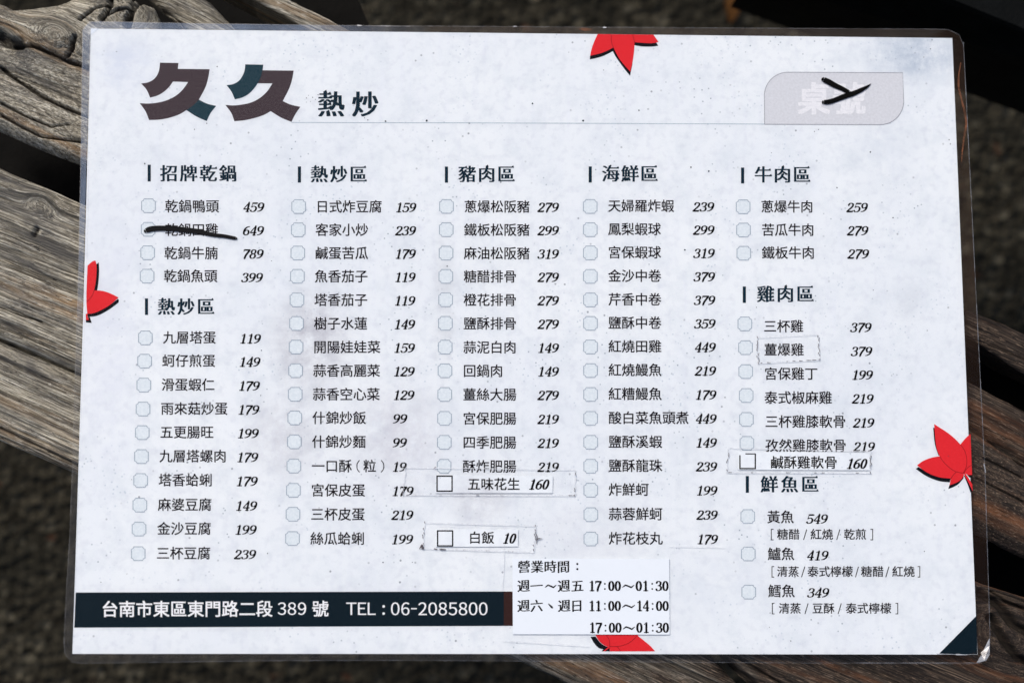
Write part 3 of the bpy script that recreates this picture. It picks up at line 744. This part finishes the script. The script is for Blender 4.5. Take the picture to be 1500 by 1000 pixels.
strip(((637, 695), (809.8, 697), (809.2, 722), (637, 722)), 'strip of white paper with a square box reading 五味花生 160', '五味花生', 685.3, 761.3, 709, '160', 773.5, 806.5, 709.3, (640.2, 697, 662.2, 719), 19)
tape(((594, 684.5), (843, 688), (842, 725.5), (590, 724.5)), 'clear tape over the 五味花生 strip', .45)
strip(((638, 774), (759, 775), (758.5, 800), (638, 800.5)), 'short strip of white paper with a square box reading 白飯 10', '白飯', 686.8, 723.5, 787.3, '10', 735.5, 758, 788.2, (641, 777, 663, 799), 19)
tape(((622.5, 765), (784.5, 770), (782, 808.5), (618.5, 803)), 'clear tape over the 白飯 strip', .6)
strip(((1081, 661.5), (1274, 663), (1273.5, 688.5), (1081, 688)), 'strip of white paper with a square box reading 鹹酥雞軟骨 160', '鹹酥雞軟骨', 1128.5, 1225.6, 677.3, '160', 1238.5, 1272, 679, (1083.5, 664.5, 1106, 686), 19, True)
tape(((1067, 656), (1275.5, 661), (1274.5, 692.5), (1064, 691.8)), 'clear tape over the 鹹酥雞軟骨 strip', .45)
tape(((1109, 494.5), (1198.5, 490), (1200, 527), (1110.5, 532)), 'small clear tape patch over one dish name', .7)
mb = MB()
for pts, wv in (([(614.5, 803.5), (618, 798), (619.5, 803), (621, 802)], [1, 3, 3.6, 1.2]), ([(785.5, 790.5), (789, 788.5), (793.5, 788.7)], [1, 1.8, .8]), ([(636, 685.5), (638.5, 684.3)], [2, 1.2]), ([(784, 779), (786.5, 786), (785.5, 796)], [.8, 1.4, .8]), ([(636.5, 803.5), (640, 804)], [2, 1.6]), ([(645, 804), (653, 804.7)], [2.4, 1.5]), ([(698, 724.8), (702, 725)], [1.8, 1.6])):
    stroke(mb, pts, wv, ZT + 8e-5)
o = mb.build('dirt', M_dirt, menu, 'dark dirt caught on the tape ends'); o['kind'] = 'stuff'
# loose hairline edges of a wider tape between the strips and the hours label
for pts in ([(738.5, 797), (738, 832), (735.5, 866)], [(980, 800), (1060, 801.5)], [(735, 938), (862, 946)]):
    mb = MB(); stroke(mb, pts, 0.6, ZT, cap=False, sm=False)
    mb.build('tape_edge', M_edge, menu, 'faint hairline edge of old clear tape')

# opening hours label
HQ = ((750.6, 817.8), (980, 818), (980.8, 928.8), (751.2, 928.2))
lab = sheet('opening_hours_label', HQ, ZS + 0.0001, 0.00035, M_label, 8, 4, menu, 'white paper label with opening hours glued at the bottom of the sheet')
ZL = ZS + 0.0001 + 0.00006
mb = MB()
def kai(t_, a, b, y, e=19.0): cjk(mb, t_, a, b, y, ZL, em=e, style='kai')
kai('營業時間', 758.6, 834, 829.8)
for yy in (825.4, 833): poly(mb, ell(845.5, yy, 1.6, 1.6, 8)[:-1], ZL)
kai('週一', 758, 794.5, 857.7); kai('週五', 817, 854.5, 857.7)
kai('週六', 758, 794.8, 886.8); kai('週日', 817.5, 853.5, 886.8)
def wave(a, b, y): stroke(mb, [(a, y + 1.6), (a + (b-a)*.25, y - 1.6), (a + (b-a)*.5, y - .2), (a + (b-a)*.75, y + 1.8), (b, y - 1.6)], [1, 2.2, 2.2, 2.2, 1], ZL + 1e-5)
wave(798.5, 814.5, 858)
stroke(mb, [(803.5, 884), (808.5, 889)], [1.5, 3.2], ZL)
def clock(a_, b_, xa, xm0, xm1, xb, y, h=14.6):
    for t_, u0, u1 in ((a_, xa, xm0), (b_, xm1, xb)):
        gw = (u1 - u0) / 4.9
        figures(mb, t_, u0, u1, y, h, ZL, shear=0.0, pitch=gw, weight=1.0)
    wave(xm0 + 2.5, xm1 - 2.5, y + .4)
clock('17:00', '01:30', 862.3, 909, 931, 978.8, 857.6)
clock('11:00', '14:00', 862.3, 909, 932, 979, 886.8)
clock('17:00', '01:30', 863, 910, 932, 979.3, 918.6)
mb.build('label_text', M_price, lab, 'opening hours text in brush style characters')

# ------------------------------------------------------------------ weathered wooden bench
def hash2(ix, iy, s):
    h = (ix.astype(np.int64) * 374761393 + iy.astype(np.int64) * 668265263 + s * 1442695041) & 0xffffffff
    h = ((h ^ (h >> 13)) * 1274126177) & 0xffffffff
    return ((h ^ (h >> 16)) & 0xffff) / 65535.0
def vn(x, y, s=0):
    ix, iy = np.floor(x), np.floor(y); fx, fy = x - ix, y - iy
    fx = fx*fx*(3-2*fx); fy = fy*fy*(3-2*fy)
    a, b, c, d = hash2(ix, iy, s), hash2(ix+1, iy, s), hash2(ix, iy+1, s), hash2(ix+1, iy+1, s)
    return (a*(1-fx)+b*fx)*(1-fy) + (c*(1-fx)+d*fx)*fy
def fb(x, y, s=0, o=4, g=0.55):
    r = 0; am = 1; tot = 0
    for k in range(o): r = r + am*vn(x*2**k, y*2**k, s+k); tot += am; am *= g
    return r / tot

def wood_mat(name, burl):
    m, t, b, o = mat(name)
    at = N(t, 'ShaderNodeAttribute', attribute_name='grain').outputs['Vector']     # x along (mm), y across (mm), z plank seed
    cv = N(t, 'ShaderNodeAttribute', attribute_name='relief').outputs['Fac']
    g = N(t, 'ShaderNodeNewGeometry').outputs['Position']
    def nz(sc, det=4.0, rough=.6, dist=0.0):
        mp = N(t, 'ShaderNodeMapping', {'Vector': at, 'Scale': sc})
        return N(t, 'ShaderNodeTexNoise', {'Vector': mp.outputs[0], 'Scale': 1.0, 'Detail': det, 'Roughness': rough, 'Distortion': dist}).outputs[0]
    if burl:
        lines = mth(t, 'ADD', mth(t, 'MULTIPLY', nz((0.02, 0.55, 1), 4, .7), .40), mth(t, 'MULTIPLY', nz((0.30, 1.05, 1), 6, .8), .60))
        fine = nz((0.45, 1.9, 1), 4, .75)
    else:
        lines = mth(t, 'ADD', mth(t, 'MULTIPLY', nz((0.010, 1.15, 1), 4, .7), .68), mth(t, 'MULTIPLY', nz((0.09, 1.6, 1), 5, .75), .32))
        fine = nz((0.10, 3.0, 1), 3, .75)
    broad = nz((0.006, 0.10, 1), 4, .55)
    blotch = nz((0.05, 0.11, 1), 5, .65)
    pits = nz((0.22, 1.0, 1), 3, .6)
    # sky sheen and shade painted along the length, over grey patina and browner wood
    sep = N(t, 'ShaderNodeSeparateXYZ', {0: g}).outputs
    patina_shade = ramp(t, mth(t, 'ADD', mth(t, 'MULTIPLY', mth(t, 'ADD', sep[0], 0.0), 1.6), mth(t, 'MULTIPLY', blotch, .5)), [(0.10, 0.0), (0.42, 1.0)])
    grey = ramp(t, lines, [(0.36, (0.05, 0.043, 0.034)), (0.44, (0.19, 0.168, 0.125)), (0.52, (0.44, 0.40, 0.31)), (0.60, (0.84, 0.79, 0.65))])
    brown = ramp(t, lines, [(0.38, (0.009, 0.006, 0.005)), (0.47, (0.035, 0.024, 0.018)), (0.55, (0.085, 0.06, 0.042)), (0.64, (0.25, 0.175, 0.12))])
    c = mix(t, patina_shade, grey, brown)
    c = mix(t, ramp(t, fine, [(0.38, 0.8), (0.50, 0.0)]), c, (0.045, 0.038, 0.032))
    c = mix(t, ramp(t, broad, [(0.52, 0.0), (0.66, 0.55)]), c, mix(t, patina_shade, (0.43, 0.26, 0.12), (0.26, 0.10, 0.04)))
    c = mix(t, ramp(t, blotch, [(0.30, 0.65), (0.48, 0.0)]), c, mix(t, patina_shade, (0.085, 0.082, 0.08), (0.014, 0.010, 0.008)))
    c = mix(t, ramp(t, pits, [(0.29, 1.0), (0.38, 0.0)]), c, (0.012, 0.010, 0.009))
    fl = nz((0.5, 1.5, 1) if burl else (0.16, 2.0, 1), 3, .7)
    c = mix(t, ramp(t, fl, [(0.58, 0.0), (0.67, 0.75)]), c, mix(t, patina_shade, (0.88, 0.84, 0.72), (0.38, 0.27, 0.19)))
    c = mix(t, ramp(t, fl, [(0.30, 0.8), (0.40, 0.0)]), c, (0.02, 0.017, 0.014))
    c = mix(t, ramp(t, cv, [(0.0, 0.85), (0.55, 0.0)]), c, (0.016, 0.013, 0.010))  # dirt and painted shade darken grooves, cracks and knot hollows
    deep = nz((0.018, 0.16, 1), 4, .6)
    c = mix(t, ramp(t, deep, [(0.34, 0.85), (0.50, 0.0)]), c, mix(t, patina_shade, (0.075, 0.072, 0.068), (0.010, 0.007, 0.006)))
    t.links.new(c, b.inputs['Base Color'])
    b.inputs['Roughness'].default_value = 0.8; b.inputs['Specular IOR Level'].default_value = 0.25
    hgt = mth(t, 'ADD', lines, mth(t, 'MULTIPLY', fine, 0.5))
    hgt = mth(t, 'ADD', hgt, mth(t, 'MULTIPLY', pits, 0.5))
    bp = N(t, 'ShaderNodeBump', {'Strength': 1.0, 'Distance': 0.0014, 'Height': hgt})
    t.links.new(bp.outputs[0], b.inputs['Normal'])
    return m
M_wood = wood_mat('weathered_fine_grained_wood', False); M_burl = wood_mat('weathered_gnarled_wood', True)

bench = empty('wooden_bench', (0, 0, -0.45))
tag(bench, 'weathered grey and brown wooden bench of rough cracked planks lying under the menu', 'bench')
def line_at(pts, xs):
    pts = np.asarray(pts, float); y = np.interp(xs, pts[:, 0], pts[:, 1])
    lo, hi = pts[0], pts[-1]
    s0 = (pts[1, 1]-lo[1])/(pts[1, 0]-lo[0]); s1 = (hi[1]-pts[-2, 1])/(hi[0]-pts[-2, 0])
    y = np.where(xs < lo[0], lo[1] + (xs-lo[0])*s0, y); y = np.where(xs > hi[0], hi[1] + (xs-hi[0])*s1, y)
    return y
def plank(seed, up_, lo_, x0, x1, ztop, R=0.010, depth=0.045, cracks=(), knots=(), bumps=(), nx=430, ny=130, amp=0.0011, wob=2.0, label=None, wm_=None, warp=2.6):
    """up_ / lo_: long edges of the plank, cracks: (polyline, half width mm, depth mm), knots: (x, y, radius, strength, squash)"""
    xs = np.linspace(x0, x1, nx)
    yu, yl = line_at(up_, xs), line_at(lo_, xs)
    zt = ztop
    U = ray_pt(xs, yu, zt); L = ray_pt(xs, yl, zt)
    wm = np.linalg.norm(U - L, axis=1)                       # width in m
    s = 0.5 - 0.5*np.cos(np.linspace(0, np.pi, ny)); s = 0.35*s + 0.65*np.linspace(0, 1, ny)
    G = U[:, None, :]*(1 - s)[None, :, None] + L[:, None, :]*s[None, :, None]
    ax = (U[-1] - U[0]); ax /= np.linalg.norm(ax); ay = np.array([ax[1], -ax[0], 0.])
    o0 = U[0]
    a = ((G - o0) @ ax)*1000; c = ((G - o0) @ ay)*1000       # mm along, across
    # warped grain coordinate
    gc = c + warp*fb(a/130, c/70, seed*7+1, 3) + 0.8*fb(a/22, c/9, seed*7+2, 3)
    ga = a.copy(); bulge = np.zeros_like(a); kn_shade = np.zeros_like(a)
    for (kx, ky, kr, ks, sq) in knots:
        q = ray_pt(kx, ky, zt); qa = (q-o0) @ ax*1000; qc = (q-o0) @ ay*1000
        da, dc = (a-qa)/(kr*sq), (c-qc)/kr; d2 = da**2 + dc**2
        wgt = np.exp(-d2*0.9)
        r = np.sqrt(d2)*kr
        gc = gc*(1-wgt) + (r*0.55 + qc + 13.0*fb(a/10, c/6, seed+91, 5, .65))*wgt
        ga = ga*(1-wgt)
        bulge += ks*np.exp(-d2*0.8) * (fb(a/5, c/5, seed+31, 4)-.5)*1.2 + ks*np.exp(-d2*1.2)
        kn_shade += np.exp(-d2*1.6)
    h = (fb(a/60, gc/1.25, seed*7+3, 3) - .5)*amp*1.2 + (fb(a/160, gc/6, seed*7+4, 3) - .5)*amp*1.1 + (fb(a/7, gc/2.0, seed*7+5, 3)-.5)*amp*0.7
    h += (fb(a/35, c/25, seed*7+6, 3) - .5)*wob*0.001 + bulge*0.001
    for (bx, by, ra, rc, hh) in bumps:
        q = ray_pt(bx, by, zt); da = (a - (q-o0) @ ax*1000)/ra; dc = (c - (q-o0) @ ay*1000)/rc
        h += hh*0.001*np.exp(-(da**2+dc**2))
    rel = np.ones_like(a)
    rel -= np.clip(kn_shade, 0, 1)*0.55*(fb(a/5, c/3, seed+3, 4) > .42)  # shade of the hollow knots, painted in through this mask
    # natural fine checks along the grain
    ck = fb(a/70, gc/3.2, seed*7+8, 3); m_ = np.clip((ck-0.70)/0.04, 0, 1); h -= m_*0.0012; rel -= m_*0.75
    for (pts, hw, dp) in cracks:
        pts = np.asarray(pts, float); q = ray_pt(pts[:, 0], pts[:, 1], zt)
        qa = (q-o0) @ ax*1000; qc = (q-o0) @ ay*1000
        best = np.full(a.shape, 1e9)
        nz_ = 0.7*(fb(a/6, c/6, seed+77, 3) - .5)
        for k in range(len(pts)-1):
            ex, ey = qa[k+1]-qa[k], qc[k+1]-qc[k]; l2 = ex*ex+ey*ey
            tt = np.clip(((a-qa[k])*ex + (c-qc[k])*ey)/l2, 0, 1)
            best = np.minimum(best, np.hypot(a-qa[k]-tt*ex, c-qc[k]-tt*ey))
        best = best + nz_
        wv = np.clip(1 - (best - hw*.5)/(hw*.8), 0, 1)
        h -= wv*dp*0.001; rel -= wv
    e = np.minimum(s[None, :]*wm[:, None], (1-s)[None, :]*wm[:, None]) + (fb(a/14, c/14 + seed, seed+5, 3)-.5)*0.002
    ec = np.clip(e, 0, R); drop = R - np.sqrt(np.maximum(R*R - (R-ec)**2, 0))
    G[..., 2] += h - drop
    G[..., 2] = np.minimum(G[..., 2], -0.0013 + 0.0004*(h - h.mean())/(h.std() + 1e-9)*.3)
    side = []
    for k, dpt in enumerate((0.35, 0.7, 1.0)):
        su, sl_ = G[:, 0].copy(), G[:, -1].copy()
        su[:, 2] = ztop - R - (depth-R)*dpt; sl_[:, 2] = su[:, 2]
        ins = ((L - U)/wm[:, None])*np.minimum(0.022*dpt**1.3, wm*.3)[:, None]; su[:, :2] += ins[:, :2]; sl_[:, :2] -= ins[:, :2]
        side.append((su, sl_))
    G = np.concatenate([side[2][0][:, None], side[1][0][:, None], side[0][0][:, None], G, side[0][1][:, None], side[1][1][:, None], side[2][1][:, None]], 1)
    pad = lambda A_: np.concatenate([A_[:, :1]-45, A_[:, :1]-30, A_[:, :1]-15, A_, A_[:, -1:]+15, A_[:, -1:]+30, A_[:, -1:]+45], 1)
    gc2 = pad(gc); ga2 = np.concatenate([ga[:, :1]]*3 + [ga] + [ga[:, -1:]]*3, 1)
    rel2 = np.concatenate([rel[:, :1]]*3 + [rel] + [rel[:, -1:]]*3, 1)
    NX, NY = G.shape[:2]
    idx = np.arange(NX*NY).reshape(NX, NY)
    q = np.stack([idx[:-1, :-1], idx[:-1, 1:], idx[1:, 1:], idx[1:, :-1]], -1).reshape(-1, 4)
    me = bpy.data.meshes.new('plank'); me.vertices.add(NX*NY); me.vertices.foreach_set('co', G.reshape(-1))
    me.loops.add(q.size); me.loops.foreach_set('vertex_index', q.reshape(-1))
    me.polygons.add(len(q)); me.polygons.foreach_set('loop_start', np.arange(len(q))*4); me.polygons.foreach_set('loop_total', np.full(len(q), 4))
    me.update(calc_edges=True); me.validate()
    me.polygons.foreach_set('use_smooth', np.ones(len(q), bool))
    at = me.attributes.new('grain', 'FLOAT_VECTOR', 'POINT')
    at.data.foreach_set('vector', np.stack([ga2, gc2, np.full_like(ga2, seed*11.3)], -1).reshape(-1))
    ar = me.attributes.new('relief', 'FLOAT', 'POINT'); ar.data.foreach_set('value', np.clip(rel2, 0, 1).reshape(-1))
    me.materials.append(wm_ or M_wood)
    o = bpy.data.objects.new('plank', me); COL.objects.link(o); o.parent = bench; o.matrix_parent_inverse = Matrix.Translation((0, 0, 0.45))
    if label: o['label'] = label
    return o

# outer thin slat
plank(1, [(-200, -310), (425, -2), (520, 46), (900, 215), (1416, 450), (1500, 486), (1800, 610)], [(-200, -330), (300, -42), (375, -2), (455, 44), (900, 248), (1430, 498), (1500, 545), (1800, 690)],
      250, 1750, -0.010, R=0.004, amp=.0008, ny=60, nx=460, label='thin pale outer slat')
# second slat, dark face on its near side
plank(2, [(-200, -300), (305, -5), (345, 38), (900, 300), (1425, 556), (1500, 594), (1800, 740)], [(-200, -310), (215, -10), (300, 70), (900, 370), (1430, 640), (1500, 690), (1800, 850)],
      200, 1750, -0.013, R=0.012, ny=80, nx=460, cracks=[([(232, 5), (255, 22), (275, 42)], 0.5, 2)], label='narrow slat with a worn pale edge')
# log with burl
plank(3, [(-200, -60), (-40, -12), (4, 2), (14, 8), (45, 8), (78, 0), (110, -14), (170, -14), (222, 4), (232, 26), (215, 60), (300, 100), (700, 300), (1430, 628), (1500, 675), (1800, 820)],
      [(-200, 100), (0, 188), (40, 207), (118, 237), (600, 437), (1440, 783), (1500, 812), (1800, 940)], -80, 1750, -0.007, R=0.013, depth=0.05,
      cracks=[([(20, 65), (55, 70), (85, 83), (100, 90), (122, 97), (180, 118)], .9, 5), ([(112, 58), (108, 75), (101, 83)], 1.0, 4), ([(0, 98), (25, 117), (60, 140), (90, 155), (122, 168), (200, 200)], .9, 5),
              ([(150, 30), (163, 10), (160, -5)], 1.4, 6), ([(188, 40), (196, 15), (202, -6)], 1.6, 6), ([(160, 24), (175, 17), (190, 16)], .8, 3), ([(0, 150), (40, 172), (75, 186), (100, 182)], .6, 3), ([(0, 167), (30, 185), (60, 199), (118, 207)], .7, 3), ([(118, 30), (140, 12), (165, 8)], .8, 3), ([(0, 52), (12, 62), (30, 66)], 2.6, 5), ([(192, 10), (191, -8)], .6, 3),
              ([(1430, 700), (1500, 735)], .6, 2), ([(1440, 610 + 60), (1500, 700)], .5, 2)],
      knots=[(85, 58, 7.5, 1.0, 1.5), (0, 60, 6, -2.5, 1.6), (185, 22, 11, 1.5, 1.2)], bumps=[(40, 30, 40, 12, 4), (85, 55, 14, 7, 3), (190, 15, 12, 10, 3)], ny=190, nx=760, amp=.00075, wob=4.5, wm_=M_burl, warp=7, label='gnarled log with knots and deep cracks')
# inner broad plank
plank(4, [(-200, 158), (0, 245), (118, 296), (600, 505), (1440, 854), (1500, 873), (1800, 960)], [(-200, 408), (0, 495.5), (120, 547), (600, 755), (1050, 952), (1100, 1004), (1800, 1320)],
      -80, 1750, -0.005, R=0.006, cracks=[([(55, 335), (50, 345)], 1.3, 2.5), ([(0, 450), (30, 462), (60, 470)], .5, 2), ([(1436, 868), (1462, 886), (1485, 915), (1510, 930)], 2.2, 6), ([(1452, 865), (1480, 885), (1500, 890)], .8, 3), ([(1450, 905), (1468, 935), (1490, 962), (1510, 972)], 2.0, 6), ([(1050, 950), (1075, 975), (1110, 1005)], 1.6, 6), ([(1085, 965), (1150, 1004)], .8, 3)],
      knots=[(1478, 930, 14, 2.0, 1.5), (58, 300, 4, -.5, 1.5)], ny=210, nx=760, amp=.0010, label='broad fine-grained plank')
# nearest plank
plank(5, [(-200, 414), (0, 499.5), (120, 551), (600, 759), (1038, 955), (1085, 1004), (1800, 1330)], [(-200, 560), (0, 646), (118, 697), (715, 952), (760, 968), (830, 1001), (1800, 1430)],
      -80, 1500, -0.005, R=0.009, bumps=[(40, 620, 200, 5, 1.6), (60, 585, 160, 3.5, -1.8)], ny=170, nx=640, amp=.0010, cracks=[([(715, 960), (760, 972), (820, 996)], .9, 3), ([(0, 626), (60, 655), (118, 683)], .8, 2)], label='nearest plank with a worn bevelled edge')

def box_between(name, quad_px, ztop, zbot, m, parent, label=None):
    mb = MB(); x = [q[0] for q in quad_px]; y = [q[1] for q in quad_px]
    a = ray_pt(x, y, ztop); b = a.copy(); b[:, 2] = zbot
    mb.add(np.concatenate([a, b]), [(3, 2, 1, 0), (4, 5, 6, 7), (0, 1, 5, 4), (1, 2, 6, 5), (2, 3, 7, 6), (3, 0, 4, 7)])
    o = mb.build(name, m, parent, label)
    if parent: o.matrix_parent_inverse = Matrix.Translation((0, 0, 0.45))
    return o
def dark_mat(name, col, rough=.6):
    m, t, b, o = mat(name); g = N(t, 'ShaderNodeNewGeometry').outputs['Position']
    ns = N(t, 'ShaderNodeTexNoise', {'Vector': g, 'Scale': 45.0, 'Detail': 6.0, 'Roughness': .7})
    c = mix(t, ramp(t, ns.outputs[0], [(0.4, 0.0), (0.75, 1.0)]), col, tuple(x * 2.5 for x in col))
    t.links.new(c, b.inputs['Base Color']); b.inputs['Roughness'].default_value = rough
    b.inputs['Specular IOR Level'].default_value = .05
    bp = N(t, 'ShaderNodeBump', {'Strength': .4, 'Distance': .002, 'Height': ns.outputs[0]}); t.links.new(bp.outputs[0], b.inputs['Normal'])
    return m
M_under = dark_mat('black_gap_shade', (0.002, 0.0018, 0.0015))  # near black, stands for the shade in the gaps
M_steel = dark_mat('black_painted_steel', (0.0035, 0.004, 0.004), .45)
# boards added in black for the shade inside the open joints
box_between('gap_shade_board', [(-260, 40), (1900, 950), (1900, 1060), (-260, 160)], -0.092, -0.115, M_under, bench, 'added black board for the shade in the open joint')
box_between('gap_shade_board', [(150, -150), (520, -10), (560, 80), (200, 60)], -0.082, -0.105, M_under, bench, 'added black board for the shade between the slats')
box_between('gap_shade_board', [(1350, 470), (1800, 660), (1800, 720), (1350, 600)], -0.055, -0.08, M_under, bench, 'added black board for the shade under the thin slat')

# black beam at the upper right
mb = MB()
e0 = ray_pt([1095, 1800], [-30, 226], -0.13); e1 = ray_pt([1220, 1800], [-60, 172], -0.075); e2 = ray_pt([1300, 1800], [-40, 165], -0.07); e3 = ray_pt([1600, 2100], [-260, -40], -0.07); e4 = e3.copy(); e4[:, 2] = -0.19; e5 = e0.copy(); e5[:, 2] = -0.19; e5[:, 1] += 0.004
prof = [e5, e0, e1, e2, e3, e4]
vv = np.concatenate([np.stack([p[0] for p in prof]), np.stack([p[1] for p in prof])])
fs = [(i, (i+1) % 6, 6+(i+1) % 6, 6+i) for i in range(6)] + [tuple(range(6)), tuple(range(11, 5, -1))]
mb.add(vv, fs)
beam = mb.build('steel_beam', M_steel)
tag(beam, 'black painted beam crossing the upper right corner above the ground', 'beam')

# ------------------------------------------------------------------ ground
def ground_mat():
    m, t, b, o = mat('dark_gritty_ground'); g = N(t, 'ShaderNodeNewGeometry').outputs['Position']
    v = N(t, 'ShaderNodeTexVoronoi', {'Vector': g, 'Scale': 150.0})
    n1 = N(t, 'ShaderNodeTexNoise', {'Vector': g, 'Scale': 22.0, 'Detail': 5.0, 'Roughness': .7})
    n2 = N(t, 'ShaderNodeTexNoise', {'Vector': g, 'Scale': 60.0, 'Detail': 3.0})
    sepc = N(t, 'ShaderNodeSeparateColor', {0: v.outputs['Color']})
    c = ramp(t, sepc.outputs[0], [(0.0, (0.014, 0.012, 0.008)), (0.5, (0.030, 0.0265, 0.0185)), (0.85, (0.050, 0.044, 0.031)), (1.0, (0.10, 0.09, 0.065))])
    c = mix(t, ramp(t, n1.outputs[0], [(0.35, 0.75), (0.6, 0.0)]), c, (0.016, 0.015, 0.011))
    c = mix(t, ramp(t, n2.outputs[0], [(0.68, 0.0), (0.76, 0.75)]), c, (0.07, 0.028, 0.015))
    t.links.new(c, b.inputs['Base Color']); b.inputs['Roughness'].default_value = 1.0; b.inputs['Specular IOR Level'].default_value = .1
    bp = N(t, 'ShaderNodeBump', {'Strength': 1.0, 'Distance': .01, 'Height': v.outputs['Distance']}); t.links.new(bp.outputs[0], b.inputs['Normal'])
    return m
M_ground = ground_mat()
GZ = -0.46
mb = MB(); nn2 = 120; u = np.linspace(-1, 1, nn2); X, Y = np.meshgrid(u, u)
X = np.sign(X)*np.abs(X)**2.2*60; Y = np.sign(Y)*np.abs(Y)**2.2*60
Zg = GZ + 0.008*(fb(X*12 + 900, Y*12 + 900, 5, 3) - .5)
vv = np.stack([X, Y, Zg], -1).reshape(-1, 3)
mb.add(vv, [(j*nn2+i, j*nn2+i+1, (j+1)*nn2+i+1, (j+1)*nn2+i) for j in range(nn2-1) for i in range(nn2-1)])
gr = mb.build('ground', M_ground, smooth=True); tag(gr, kind='structure')

# fallen leaf on the ground
M_dry = dark_mat('dry_orange_leaf', (0.045, 0.02, 0.006), .8)
q = ray_pt(1068, 6, GZ + 0.012)
ll = []
for k in range(15):
    t_ = k/14; wv = 0.007*math.sin(math.pi*t_)**.7*(1 - .3*t_)
    ll.append((t_, wv))
mb = MB(); vs = []
for (t_, wv) in ll:
    for s_ in (-1, 0, 1): vs.append((q[0] + s_*wv + .002*math.sin(3*t_), q[1] - .016 + t_*.03, q[2] + (abs(s_)*.003) + .003*math.sin(5*t_)))
mb.add(vs, [(3*k+j, 3*k+j+1, 3*k+3+j+1, 3*k+3+j) for k in range(14) for j in (0, 1)])
lf = mb.build('fallen_leaf', M_dry, smooth=True); tag(lf, 'small dry orange leaf lying on the dark ground above the menu', 'leaf')
